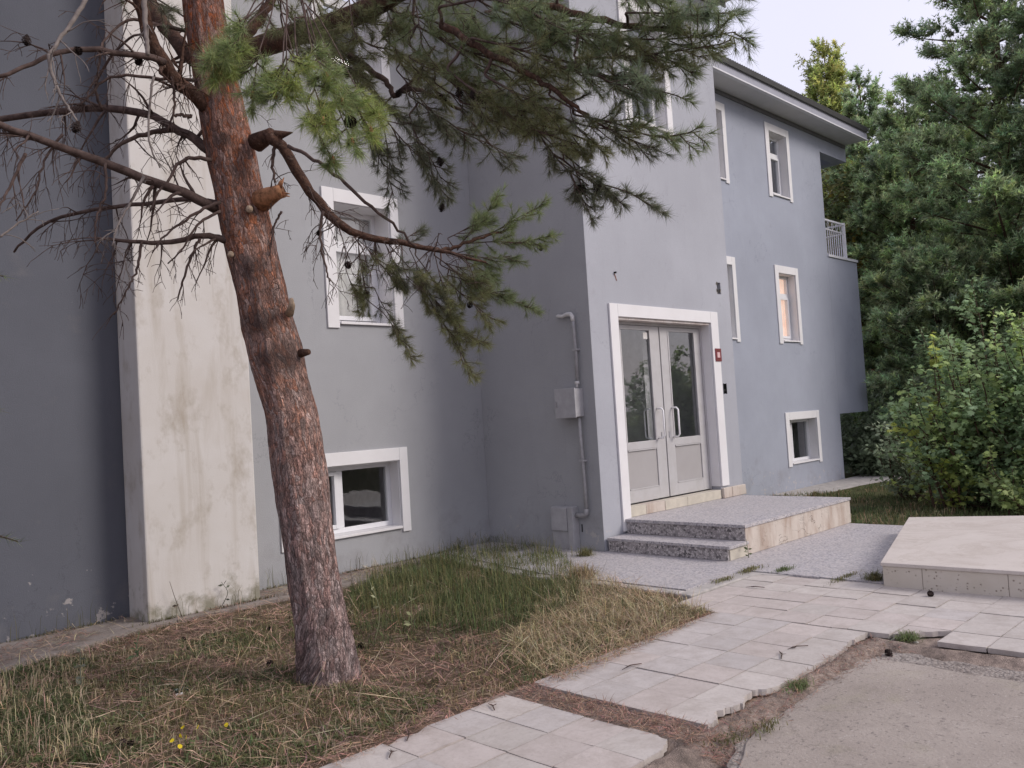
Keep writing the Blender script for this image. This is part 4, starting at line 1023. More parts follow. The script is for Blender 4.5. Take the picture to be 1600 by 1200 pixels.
sprays = [  # start px, tip px, depths, radius, shoots, shoot length, colour, sag
 ((690,10),(1040,40),4.3,3.7,.014,20,.26,NEEDLE,.05), ((850,30),(1150,50),4.0,3.6,.012,20,.26,NEEDLE,.04), ((900,90),(1120,70),3.9,3.6,.010,14,.22,OL,.03),
 ((980,20),(1140,20),3.8,3.6,.010,12,.22,BL,.02), ((880,-50),(1150,-5),3.9,3.7,.010,12,.22,NEEDLE,.02), ((960,-40),(1060,20),3.8,3.6,.010,12,.22,NEEDLE,.02),
 ((740,60),(1010,120),4.2,3.7,.012,18,.26,OL,.05), ((820,80),(1060,150),4.1,3.7,.010,15,.24,NEEDLE,.03), ((900,110),(1000,130),3.9,3.6,.010,10,.22,BL,.02),
 ((760,120),(980,205),4.2,3.8,.012,16,.24,OL,.06), ((900,180),(1095,205),4.0,3.7,.010,13,.20,NEEDLE,.06), ((860,150),(1030,235),4.0,3.75,.009,10,.17,DK,.04),
 ((700,110),(900,225),4.3,4.0,.012,17,.24,OL,.07), ((760,150),(935,225),4.3,4.0,.010,13,.22,OL,.05), ((820,180),(920,290),4.2,4.1,.009,11,.17,DK,.03),
 ((880,250),(1025,325),4.1,3.9,.008,13,.15,DK,.04), ((880,240),(965,310),4.1,4.0,.007,8,.13,DK,.02), ((890,270),(920,330),4.1,4.1,.006,7,.13,DK,.0),
 ((650,40),(870,110),4.6,4.3,.012,18,.26,OL,.06), ((640,70),(800,180),4.6,4.4,.010,16,.26,OL,.06), ((690,60),(860,180),4.5,4.2,.010,15,.25,NEEDLE,.05),
 ((620,20),(790,60),4.7,4.4,.012,15,.25,NEEDLE,.04), ((730,-10),(900,50),4.4,4.1,.012,16,.26,NEEDLE,.04), ((760,20),(960,80),4.3,4.0,.012,16,.26,BL,.04),
 ((600,60),(690,150),4.8,4.7,.008,12,.22,OL,.04), ((560,60),(640,90),4.9,4.8,.008,9,.2,OL,.03), ((480,60),(560,110),4.9,4.7,.008,9,.2,OL,.02),
 ((440,20),(530,70),5.0,4.8,.008,9,.2,OL,.02), ((520,20),(640,40),4.9,4.7,.008,10,.2,OL,.02), ((620,110),(700,200),4.8,4.7,.007,10,.18,DK,.04),
 ((640,150),(730,215),4.8,4.8,.007,10,.17,DK,.03), ((700,190),(795,240),4.75,4.8,.007,11,.16,DK,.05), ((640,180),(690,280),4.8,4.9,.007,10,.16,DK,.02), ((590,170),(660,250),4.8,4.9,.007,9,.18,DK,.03),
 ((600,200),(615,305),4.9,5.0,.006,9,.16,DK,.0), ((560,190),(600,260),4.9,5.0,.006,8,.17,DK,.0), ((720,160),(860,185),4.5,4.4,.007,10,.18,DK,.06), ((650,230),(690,300),4.9,5.0,.005,8,.14,DK,.0),
 ((770,100),(880,140),4.4,4.3,.007,10,.2,OL,.03), ((950,60),(1075,110),3.9,3.7,.008,12,.2,NEEDLE,.02), ((150,-60),(262,22),5.4,5.2,.008,10,.2,DK,.02),
 ((430,-40),(470,95),4.9,4.8,.007,11,.2,OL,.02), ((480,-40),(500,75),4.9,4.8,.007,11,.2,OL,.02), ((540,-40),(560,70),4.8,4.6,.007,11,.2,OL,.02), ((590,-40),(615,60),4.8,4.6,.007,11,.2,OL,.02),
 ((640,-40),(660,75),4.7,4.5,.007,11,.2,NEEDLE,.02), ((520,60),(600,160),4.9,4.8,.007,11,.2,OL,.03), ((640,90),(760,140),4.6,4.4,.007,12,.2,OL,.03), ((680,-30),(740,60),4.6,4.4,.007,11,.2,NEEDLE,.02),
 ((560,130),(660,200),4.9,4.9,.006,10,.18,DK,.03), ((680,130),(790,200),4.6,4.5,.006,11,.18,DK,.04), ((400,-60),(425,40),5.0,4.9,.006,9,.18,OL,.02), ((820,-30),(880,70),4.2,4.0,.007,12,.22,NEEDLE,.02),
]
for a, b, k0, k1, r0, ns, sl, cc, sg in sprays:
    spray(A_(*a, k0), A_(*b, k1), r0, int(ns*1.0), sl*k1/4.6*1.0, 1.05, .053, cc, sg, .12)
low_sprays = [
 ((715,390),(782,302),6.0,6.1,.008,13,.16,BR*.85,.0), ((740,372),(845,322),6.0,6.1,.008,14,.16,BR*.85,.03), ((735,380),(862,368),6.0,6.1,.008,15,.16,BR*.8,.05),
 ((690,395),(800,400),5.9,6.0,.008,13,.18,NEEDLE,.04), ((700,372),(760,345),5.9,6.0,.006,9,.16,NEEDLE,.0), ((690,415),(832,482),5.8,5.9,.008,15,.17,NEEDLE,.05), ((680,400),(750,450),5.8,5.8,.008,12,.2,OL,.03),
 ((650,400),(715,500),5.7,5.7,.007,12,.19,OL,.02), ((655,440),(738,582),5.7,5.7,.006,13,.16,OL,.02), ((660,450),(752,535),5.7,5.75,.006,12,.16,OL,.03),
 ((610,385),(690,480),5.7,5.7,.007,12,.19,DK,.03), ((560,375),(620,440),5.6,5.6,.005,9,.17,OL,.0), ((540,420),(560,470),5.6,5.6,.005,6,.14,OL,.0), ((600,490),(640,548),5.6,5.6,.005,8,.12,OL,.0), ((585,450),(625,520),5.6,5.6,.005,7,.12,DK,.0),
 ((700,430),(790,460),5.8,5.9,.006,10,.18,NEEDLE,.03), ((700,440),(770,500),5.75,5.8,.006,10,.17,OL,.02), ((730,410),(770,432),6.0,6.0,.005,7,.14,BR*.8,.0),
 ((610,395),(655,360),5.7,5.9,.004,6,.12,DK,.0), ((560,370),(575,480),5.6,5.6,.005,9,.15,OL,.0), ((600,378),(630,440),5.6,5.6,.005,9,.16,DK,.0), ((640,390),(665,470),5.7,5.7,.005,9,.16,OL,.0), ((680,400),(720,540),5.7,5.7,.005,10,.15,OL,.0),
]
for a, b, k0, k1, r0, ns, sl, cc, sg in low_sprays:
    spray(A_(*a, k0), A_(*b, k1), r0, ns, sl*1.05, 1.0, .058, cc, sg, .15)
bright = [  # near tufts that hang towards the viewer left of the middle
 ((420,-60),(345,112),3.4,3.15), ((430,-50),(395,150),3.35,3.1), ((440,-40),(365,70),3.4,3.2), ((450,-40),(450,135),3.3,3.1), ((460,-40),(510,120),3.4,3.2),
 ((470,0),(535,160),3.4,3.2), ((480,10),(580,205),3.45,3.25), ((480,20),(550,222),3.4,3.2), ((450,20),(430,150),3.3,3.1), ((460,30),(505,190),3.35,3.1), ((440,20),(520,250),3.5,3.4), ((420,10),(330,95),3.3,3.1), ((500,30),(590,180),3.5,3.35),
]
for j, (a, b, k0, k1) in enumerate(bright):
    p1 = A_(*b, k1); p0 = A_(*a, k0); q0 = p0*.35+p1*.65
    cc = BR if j % 3 else BR*np.array([1.15, 1.12, .85])
    bb = spray(p0, p1, .004, 8, .10, 1.15, .060, cc, .03, .62, mat='twig', wid=.002)
    mb = MB(); mb.tube([rel(p1-np.array([0,0,.012])), rel(p1), rel(p1+unit(CAM-p1)*.02+np.array([0,0,.018]))], [.007,.010,.003], 6); o = link('bud', mb.mesh('bud'), M['stubwood'], bb)
    npm = NP(); D = unit(CAM-p1)+rv(.5)+np.array([0, 0, .5]); P = np.repeat(p1[None], 26, 0)+rng.normal(size=(26, 3))*.012
    npm.add(*needles_on(P, np.repeat(unit(D)[None], 26, 0), 5, .066, .0022, .95, cc))
    me = npm.mesh('needles'); me.transform(Matrix.Translation(-Vector(base_pt))); o = link('needles', me, M['needle'], bb); o['kind'] = 'stuff'
# cones hanging among the twigs
def cone_mesh():
    mb = MB(); rings = 7; n = 8; 
    for i in range(rings):
        z = -.024+.048*i/(rings-1); r = .020*math.sin(math.pi*(i+.8)/(rings+.6))
        for k in range(n):
            a = 2*math.pi*(k+.5*(i % 2))/n; ca, sa = math.cos(a), math.sin(a); t_ = (-sa*.008, ca*.008)
            mb.add([(ca*r*.4, sa*r*.4, z), (ca*r*1.15+t_[0], sa*r*1.15+t_[1], z+.008), (ca*r*1.35, sa*r*1.35, z+.012), (ca*r*1.15-t_[0], sa*r*1.15-t_[1], z+.008)], [(0,1,2,3)])
    mb.tube([(0,0,-.022),(0,0,0),(0,0,.022)], [.006,.012,.005], 6); me = mb.mesh('pine_cone'); me.materials.append(M['cone']); return me
CONE = cone_mesh()
TWV = []
for ob in pine.children:
    if ob.name.startswith('branch'):
        a_ = np.empty(len(ob.data.vertices)*3, np.float32); ob.data.vertices.foreach_get('co', a_); TWV.append(a_.reshape(-1, 3)+base_pt)
TWV = np.concatenate(TWV); d_ = TWV-CAM; TK = d_@_fw; TPX = 800+F_PX*(d_@_rt)/TK; TPY = 600-F_PX*(d_@_up)/TK; TPX = np.where(TK > .5, TPX, 1e6)
for px, py, k in [(42,56,4.6),(128,66,4.8),(119,188,3.5),(217,92,5.1),(604,44,4.8),(622,140,4.8),(692,146,4.7),(546,178,5.0),(692,328,5.1),(497,360,5.4),(720,138,4.6),(738,140,4.6),(752,148,4.6),(745,20,4.5),(855,67,4.2),(572,455,5.6),(542,406,5.5),(843,380,6.0),(735,470,5.8),(688,236,4.8),(905,288,4.1),(543,107,4.8),(770,23,4.4),(930,285,4.1)]:
    j_ = int(np.argmin(np.hypot(TPX-px, TPY-py)+.0*TK)); 
    if math.hypot(TPX[j_]-px, TPY[j_]-py) > 45: continue
    o = bpy.data.objects.new('pine_cone', CONE); COL.objects.link(o); o.parent = pine; o.location = TWV[j_]-base_pt+np.array([0, 0, -.018]); o.rotation_euler = (random.uniform(-.8,.8)+math.pi, random.uniform(-.8,.8), random.random()*6); s_ = random.uniform(.8, 1.1); o.scale = (s_, s_, s_)
# upper crown above the frame (gives the shade under the tree)
npm = NP()
for j in range(240):
    h = 4.9+6.5*random.random()**.9; i = min(200, int(np.searchsorted(tc[:, 2], h))); c0 = tc[min(i, 229)]
    rad = 2.3*(1-(h-4.5)/9)*math.sqrt(random.random()); a = random.random()*6.283
    p = np.array([c0[0]+rad*math.cos(a), c0[1]+rad*math.sin(a), h+.2*rad])
    if (p-CAM)@_fw < 2.0: continue
    D = unit(rv(.6)+np.array([0, 0, .5]))
    P = p+D*np.linspace(0, .3, 8)[:, None]+rng.normal(size=(8, 3))*.08
    npm.add(*needles_on(P, np.repeat(D[None], 8, 0), 8, .08, .012, .8, DK))
me = npm.mesh('crown'); me.transform(Matrix.Translation(-Vector(base_pt))); o = link('crown', me, M['needle'], pine); o['kind'] = 'stuff'

# ------------------------------------------------------------------ pines and shrubs behind
def clump_pine(px, k, top, spread_px, colr, seed, label, n_whorl, group, base_z=-.25, low=.08, dens=1.0, pointed=.6, bsz=.30, lean=0.0, thin=1.0):
    r = np.random.default_rng(seed); g = at_depth(px, 700, k); g[2] = base_z
    H = 1.6+(on_h(px, top, k)-1.6)-base_z; R = spread_px*k/F_PX
    root = empty('pine_tree', tuple(g)); tag(root, label, 'tree', group)
    tw = np.array([[lean*H*t*t+.05*math.sin(3*t+seed), .05*math.cos(4*t+seed), H*t] for t in np.linspace(0, 1, 16)])
    mb = MB(); mb.tube(tw, np.linspace(.05+.011*H, .015, 16), 9)
    link('trunk', mb.mesh('trunk'), M['dim_bark'], root)
    tips = NP(); bm_ = MB()
    for wv_ in range(n_whorl):
        f = low+(1-low)*(wv_+.3*r.random())/n_whorl
        prof = (1-f)**pointed*(.55+.45*min(1, f/.25)) if pointed < 1.5 else (1-f)
        nb = int(r.integers(4, 7)) if f < .93 else 2
        a0 = r.random()*6.28
        for b in range(nb):
            a = a0+6.283*b/nb+r.normal()*.2; L = R*prof*(.62+.5*r.random())+.15
            p0 = np.array([np.interp(f, np.linspace(0, 1, 16), tw[:, c]) for c in range(3)])
            rise = .15+.55*f
            d = np.array([math.cos(a), math.sin(a), rise+.12*r.normal()]); d /= np.linalg.norm(d)
            C_ = np.array([p0+d*L*t+np.array([0, 0, -.22*L*(1-f)*t*t+.10*L*t**3]) for t in np.linspace(0, 1, 7)])
            bm_.tube(C_, np.linspace(.012+.012*L, .006, 7), 5)
            nt = max(5, int(L/bsz*4.3*dens))
            for s in range(nt):
                t = .10+.90*((s+r.random())/nt)**.62; i = min(5, int(t*6)); p = C_[i]+(C_[i+1]-C_[i])*(t*6-i)
                sidev = np.array([-d[1], d[0], 0])*r.normal()*.5
                off = (sidev+np.array([0, 0, abs(r.normal())*.25]))*bsz*1.3*(1.2-t)*2
                p = p+off
                dirv = d*.6+np.array([0, 0, .45])+r.normal(size=3)*.35+sidev*.5; dirv /= np.linalg.norm(dirv)
                tone = colr*(1+.26*r.normal())*np.array([1+.06*r.normal(), 1, 1+.10*r.normal()])
                for q in range(5):
                    d2 = dirv+r.normal(size=3)*.42; d2 /= np.linalg.norm(d2); LL = bsz*r.uniform(.6, 1.1)
                    P = p+d2*np.linspace(.05, 1, 5)[:, None]*LL
                    Vn, Tn, Cn = needles_on(P, np.repeat(d2[None], 5, 0), 5, .105, .021*k/17, .75, tone, r=r)
                    tips.add(Vn, Tn, Cn*np.repeat(np.repeat(np.linspace(.62, 1.4, 5), 5), 3)[:, None])   # shoot ends lightened: clump highlights painted into the needle colour
    # leading shoot
    P = tw[-1]+np.array([0, 0, 1.0])*np.linspace(-.2, .35, 12)[:, None]
    tips.add(*needles_on(P, np.repeat(np.array([[0, 0, 1.0]]), 12, 0), 6, .10, .016*k/17, .6, colr, r=r))
    link('branches', bm_.mesh('branches'), M['dim_bark'], root)
    o = link('crown', tips.mesh('crown'), M['needle'], root); o['kind'] = 'stuff'
    return root
def on_h(px, py, k): return at_depth(px, py, k)[2]
G = 'pines growing beyond the end of the building'
PG = np.array([.305, .385, .210]); PD = np.array([.23, .295, .16]); PY = np.array([.42, .46, .17])
clump_pine(1612, 20.0, -330, 215, PG, 11, 'tallest dark green pine at the right edge, behind the broad leaved bush', 27, G, low=.10, pointed=.45, bsz=.34)
clump_pine(1452, 23.5, 150, 150, PG, 12, 'mid height pine between the building corner and the tallest pine', 22, G, low=.05, pointed=.6, bsz=.32)
clump_pine(1335, 29.0, 62, 118, PY, 13, 'young yellow green pine with upright tip shoots above the roof eave', 26, G, low=.3, pointed=.75, bsz=.36)
clump_pine(1390, 26.0, 112, 120, PG*1.05, 14, 'bluish green pine just right of the yellow green pine', 20, G, low=.05, pointed=.6, bsz=.32)
clump_pine(1488, 20.0, 400, 168, PG*.9, 15, 'low spreading dark pine whose boughs overlap the corner of the building', 13, G, low=.16, pointed=.5, bsz=.30)
clump_pine(1560, 27.0, 160, 190, PD, 16, 'shaded pine standing farther back behind the others', 18, G, low=.04, pointed=.55, bsz=.36)
clump_pine(1700, 19.0, -40, 170, PD, 17, 'pine just past the right edge with only its left boughs in view', 18, G, low=.05, pointed=.5, bsz=.34)
# thin-leaved poplars far behind the roof
def leaf_tree(name, label, cat, g, H, crown_c, crown_r, n_leaf, size, cols, seed, group=None, stems=5, leaf='oval', clusters=60, mat='dim_bark'):
    r = np.random.default_rng(seed); root = empty(name, tuple(g)); tag(root, label, cat, group)
    mb = MB(); cc = np.array(crown_c); rr = np.array(crown_r)
    centres = []
    for s in range(clusters):
        v = r.normal(size=3); v /= np.linalg.norm(v); rad = r.random()**.42; c_ = cc+v*rr*rad
        if c_[2] < .12: c_[2] = .12+.2*r.random()
        centres.append((c_, v, rad))
    for s in range(stems):
        a = r.random()*6.28; e = cc+np.array([math.cos(a), math.sin(a), .6])*rr*.7
        C_ = curve_pts([np.array([.12*math.cos(a), .12*math.sin(a), -.1]), e*.4+np.array([0, 0, .1*H]), e], 9)
        mb.tube(C_, np.linspace(.012+.006*H, .008, 9), 6)
    for c_, v, rad in centres[::2]:
        b0 = cc*.6+c_*.35; b0[2] = c_[2]*.55; mb.tube(curve_pts([b0, (b0+c_)/2+r.normal(size=3)*.05, c_], 5), [.012, .009, .007, .005, .003], 4)
    link('stems', mb.mesh('stems'), M[mat], root)
    per = n_leaf//clusters; N = per*clusters
    C0 = np.repeat(np.array([c[0] for c in centres]), per, 0); VV = np.repeat(np.array([c[1] for c in centres]), per, 0); RD = np.repeat(np.array([c[2] for c in centres]), per)
    cl_r = float(rr.mean())*.24
    P = C0+r.normal(size=(N, 3)).clip(-1.5, 1.5)*cl_r*np.array([1, 1, .75]); P[:, 2] = np.maximum(P[:, 2], .03)
    Nn = unit(VV*.6+r.normal(size=(N, 3))*.55+np.array([0, 0, .75])); U = unit(np.cross(Nn, r.normal(size=(N, 3)))); W = np.cross(Nn, U)
    S = (size*(1+.3*r.normal(size=N)).clip(.4, 1.7))[:, None]
    if leaf == 'maple': shape = [(0,-.5),(.28,-.35),(.62,-.18),(.36,.06),(.42,.42),(.12,.32),(0,.62),(-.12,.32),(-.42,.42),(-.36,.06),(-.62,-.18),(-.28,-.35)]
    else: shape = [(0,-.5),(.3,-.15),(.26,.2),(0,.55),(-.26,.2),(-.3,-.15)]
    m_ = len(shape); V = np.empty((N, m_+1, 3)); V[:, m_] = P
    for i, (a, b) in enumerate(shape): V[:, i] = P+U*a*S+W*b*S-Nn*(.18*(a*a+b*b))*S
    T = []
    for i in range(m_): T.append(np.stack([np.arange(N)*(m_+1)+m_, np.arange(N)*(m_+1)+i, np.arange(N)*(m_+1)+(i+1) % m_], 1))
    T = np.concatenate(T); clc = np.repeat(r.integers(0, len(cols), clusters), per)
    col = np.array(cols)[clc]*(1+.22*r.normal(size=(N, 1))).clip(.35, 1.8)
    o = link('foliage', np_mesh('foliage', V.reshape(-1, 3), T, np.repeat(col, m_+1, 0).clip(.004, .8)), M['leaf'], root); o['kind'] = 'stuff'
    return root
g = at_depth(1205, 700, 42); g[2] = -.25; leaf_tree('poplar_tree', 'pale feathery poplar top showing just above the roof', 'tree', g, 17, (0, 0, 15.2), (1.0, 1.0, 2.6), 2600, .16, [(.20,.20,.11),(.17,.17,.09)], 21, 'poplars behind the roof', 4, clusters=70)
g = at_depth(1268, 700, 42); g[2] = -.25; leaf_tree('poplar_tree', 'sparse dark leaved poplar top between the roof edge and the yellow green pine', 'tree', g, 16, (0, 0, 14.2), (.8, .8, 2.6), 1500, .15, [(.10,.115,.06),(.13,.13,.07)], 22, 'poplars behind the roof', 4, clusters=60)
g = at_depth(1420, 700, 34); g[2] = -.25; leaf_tree('poplar_tree', 'yellowing broad leaved tree seen through the gap between the pines', 'tree', g, 10, (0, 0, 7.0), (2.4, 2.4, 3.2), 6000, .16, [(.26,.23,.07),(.17,.18,.06)], 23, None, 4, clusters=70)
g = at_depth(1320, 700, 26); g[2] = -.25; leaf_tree('birch_tree', 'yellow leaved tree seen through the corner balcony', 'tree', g, 9, (0, 0, 6.2), (1.4, 1.4, 2.8), 5000, .13, [(.24,.19,.04),(.15,.15,.05),(.10,.11,.05)], 24, None, 4, clusters=60)
# maple bush
BC = [(.31,.43,.21),(.285,.40,.215),(.35,.46,.22),(.30,.41,.235),(.40,.51,.20),(.24,.345,.185)]
g = on_ground(1560, 792, -.18); g = at_depth(1545, 700, 12.8); g[2] = -.18
def spray_bush(name, label, cat, g, H, R, n_stem, cols, seed, size=.085, group=None, lop=(0, 0), side=(5, 9), tip=None):
    r = np.random.default_rng(seed); root = empty(name, tuple(g)); tag(root, label, cat, group); mb = MB()
    LP = []; LD = []; LN = []; LC = []; LS = []
    def leaves(C_, every, s0, tone, jit=.03):
        seg = np.linalg.norm(np.diff(C_, axis=0), axis=1); L = seg.sum(); n = max(2, int(L/every)); 
        for q in range(n):
            f = (q+.5+.5*r.random())/n; f = min(f, .999); x_ = f*(len(C_)-1); i = int(x_); p = C_[i]+(C_[i+1]-C_[i])*(x_-i); d = unit(C_[i+1]-C_[i])
            for sgn in (-1, 1):
                if r.random() < .15: continue
                sd = unit(np.cross(d, r.normal(size=3))); pet = unit(sd+d*.5+np.array([0, 0, .15])); 
                c_ = p+pet*s0*r.uniform(.5, 1.1)
                if c_[2] < .02: continue
                LP.append(c_); LD.append(unit(pet+np.array([0, 0, -.45])+.3*r.normal(size=3))); LN.append(unit(np.array([0, 0, 1.0])+.5*pet+.45*r.normal(size=3)))
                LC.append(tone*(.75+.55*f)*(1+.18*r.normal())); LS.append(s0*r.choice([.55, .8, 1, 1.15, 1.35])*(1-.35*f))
    for s_ in range(n_stem):
        a = r.random()*6.283; out = R*math.sqrt(r.random()); hh = H*(1-.55*(out/R)**2)*r.uniform(.45, 1.08)
        e = np.array([math.cos(a)*out+lop[0]*hh, math.sin(a)*out+lop[1]*hh, hh]); b = np.array([math.cos(a)*.22*r.random(), math.sin(a)*.22*r.random(), -.05])
        C_ = curve_pts([b, b+(e-b)*np.array([.38, .38, .36])+r.normal(size=3)*.08, b+(e-b)*np.array([.75, .75, .70])+r.normal(size=3)*.08, e], 12)
        mb.tube(C_, np.linspace(.006+.006*H, .003, 12), 5)
        tone = np.array(cols[r.integers(0, len(cols))])
        leaves(C_[3:], .05, size, tone)
        for q in range(int(r.integers(*side))):
            i = int(r.integers(1, 11)); p = C_[i]; d = unit(np.array([r.normal(), r.normal(), .55+.5*r.random()])+np.array([math.cos(a), math.sin(a), 0])*.7); L = r.uniform(.25, .75)*min(1, H/2.2)*(1.15-.05*i)
            S_ = curve_pts([p, p+d*L*.5+r.normal(size=3)*.03, p+d*L+np.array([0, 0, -.10*L+.12*L*r.normal()])], 6); mb.tube(S_, np.linspace(.005, .002, 6), 4)
            tn = np.array(cols[r.integers(0, len(cols))]) if r.random() < .5 else tone
            leaves(S_, .042, size, tn)
    link('stems', mb.mesh('stems'), M['dim_bark'], root)
    P = np.array(LP); W = np.array(LD); Nn = np.array(LN); Nn = unit(Nn-W*np.sum(Nn*W, 1, keepdims=True)); U = np.cross(W, Nn); S = np.array(LS)[:, None]; N = len(P)
    shape = [(0,-.5),(.28,-.40),(.66,-.22),(.38,.02),(.48,.40),(.15,.28),(0,.66),(-.15,.28),(-.48,.40),(-.38,.02),(-.66,-.22),(-.28,-.40)]
    m_ = len(shape); V = np.empty((N, m_+1, 3)); V[:, m_] = P
    for i, (a, b) in enumerate(shape): V[:, i] = P+U*a*S+W*b*S-Nn*(.30*a*a+.16*b*b)*S
    T = np.concatenate([np.stack([np.arange(N)*(m_+1)+m_, np.arange(N)*(m_+1)+i, np.arange(N)*(m_+1)+(i+1) % m_], 1) for i in range(m_)])
    o = link('foliage', np_mesh('foliage', V.reshape(-1, 3), T, np.repeat(np.array(LC).clip(.01, .85), m_+1, 0)), M['leaf'], root); o['kind'] = 'stuff'
    return root
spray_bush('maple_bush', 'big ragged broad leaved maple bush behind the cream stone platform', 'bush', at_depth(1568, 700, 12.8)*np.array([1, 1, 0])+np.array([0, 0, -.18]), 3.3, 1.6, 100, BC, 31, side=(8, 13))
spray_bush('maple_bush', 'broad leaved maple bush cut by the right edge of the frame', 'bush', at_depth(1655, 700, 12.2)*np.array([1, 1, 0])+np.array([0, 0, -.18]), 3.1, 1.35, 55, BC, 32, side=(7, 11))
spray_bush('maple_bush', 'small pale grey green bush left of the big maple bush', 'bush', at_depth(1424, 700, 14.5)*np.array([1, 1, 0])+np.array([0, 0, -.2]), 1.75, .62, 18, [(.34,.40,.28),(.30,.37,.24)], 33, .075)
spray_bush('maple_sapling', 'upright yellow green maple shoots rising at the left of the big bush', 'bush', at_depth(1478, 700, 12.6)*np.array([1, 1, 0])+np.array([0, 0, -.18]), 3.05, .30, 6, [(.42,.47,.12),(.34,.40,.12)], 34, .085, side=(4, 6))
spray_bush('maple_sapling', 'low bright yellow green maple sprout in front of the big bush', 'bush', at_depth(1580, 700, 11.4)*np.array([1, 1, 0])+np.array([0, 0, -.15]), 1.25, .38, 8, [(.33,.41,.15),(.25,.33,.14)], 35, .08, side=(3, 5))
for i, (px, k, R, H) in enumerate([(1345, 24, 1.6, 2.2), (1400, 22, 1.5, 2.4), (1375, 19.5, .9, 1.3), (1460, 21, 1.7, 2.6)]):
    g = at_depth(px, 700, k); g[2] = -.3
    lab = ['dark shaded shrub under the overhanging bay of the building', 'dark leafy shrub right of the bay, in deep shade', 'low dark shrub at the end of the concrete path', 'dark shrub hidden behind the big maple bush'][i]
    leaf_tree('dark_shrub', lab, 'shrub', g, H, (0, 0, H*.5), (R, R, H*.55), 5000, .11, [(.15,.19,.115),(.17,.22,.13),(.12,.155,.095)], 40+i, 'dark shrubs behind the building corner', 5, 'oval', 80)
for i, (tx, ty, H) in enumerate([(-6, -15, 8), (3, -19, 9.5), (11, -17, 8.5), (20, -13, 9)]):
    leaf_tree('broadleaf_tree', ['leafy tree across the yard behind the viewer, farthest left', 'tallest leafy tree across the yard behind the viewer', 'leafy tree across the yard facing the entrance door', 'leafy tree across the yard, farthest right'][i], 'tree', np.array([tx, ty, -.3]), H, (0, 0, H*.55), (3.2, 3.2, H*.42), 4200, .42, [(.13,.17,.08),(.10,.14,.07)], 60+i, 'trees across the yard', 4, clusters=90)
# far house glimpsed through the shrubs
g = at_depth(1362, 640, 60); g[2] = -.3
hs = empty('far_house', tuple(g)); tag(hs, 'small far house with red roof glimpsed past the building corner', 'house')
def hp(mb, nm, mt): o = link(nm, mb.mesh(nm), M[mt], hs); return o
mb = MB(); mb.box(-4, 4, -4, 4, 0, 2.9); hp(mb, 'wall', 'far_wall')
mb = MB(); mb.add([(-4.5,-4.5,2.91),(4.5,-4.5,2.91),(4.5,4.5,2.91),(-4.5,4.5,2.91),(-4.5,0,5),(4.5,0,5)], [(0,1,5,4),(2,3,4,5),(0,4,3),(1,2,5),(0,3,2,1)]); hp(mb, 'roof', 'red_tile')
for wy in (-2.2, 1.2):
    mb = MB(); mb.box(-4.05, -4.005, wy, wy+1.1, 1, 2.2); hp(mb, 'window', 'black')

# a second pine just outside the left edge whose lowest twig tips reach into view
g = np.array([-.55, 5.6, -.05]); lp = empty('pine_tree', tuple(g)); tag(lp, 'pine outside the left edge, only its needle tips at the frame edge in view', 'tree')
mb = MB(); mb.tube([(0,0,0),(-.05,.02,2.5),(-.1,0,5),(-.1,.05,8)], [.16,.13,.1,.03], 12); link('trunk', mb.mesh('trunk'), M['dim_bark'], lp)
npm = NP(); mb = MB()
for (px, py, k, dx) in [(28,846,4.6,60),(5,432,4.6,40),(-5,640,4.6,40)]:
    e = at_depth(px, py, k); s_ = at_depth(px-260, py-60, k+.2); mb.tube([v-g for v in curve_pts([s_, (s_+e)/2+np.array([0,0,.03]), e], 8)], np.linspace(.012, .003, 8), 5)
    P = s_+(e-s_)*np.linspace(.45, 1, 30)[:, None]; npm.add(*needles_on(P-g, np.repeat((e-s_)[None], 30, 0), 7, .055, .0026, .7, NEEDLE))
for j in range(80):
    h = 2.2+6*random.random(); a = random.random()*6.283; rad = 1.9*(1-(h-2)/8)*math.sqrt(random.random())
    p = np.array([rad*math.cos(a)-.3, rad*math.sin(a), h]); D = unit(rv(.6)+np.array([0, 0, .4]))
    if (p+g-CAM)@_fw > 0 and abs(((p+g-CAM)@_rt)/((p+g-CAM)@_fw)) < .64: continue
    P = p+D*np.linspace(0, .3, 8)[:, None]+rng.normal(size=(8, 3))*.08; npm.add(*needles_on(P, np.repeat(D[None], 8, 0), 8, .08, .013, .8, DK))
link('branches', mb.mesh('branches'), M['twig'], lp); o = link('crown', npm.mesh('crown'), M['needle'], lp); o['kind'] = 'stuff'

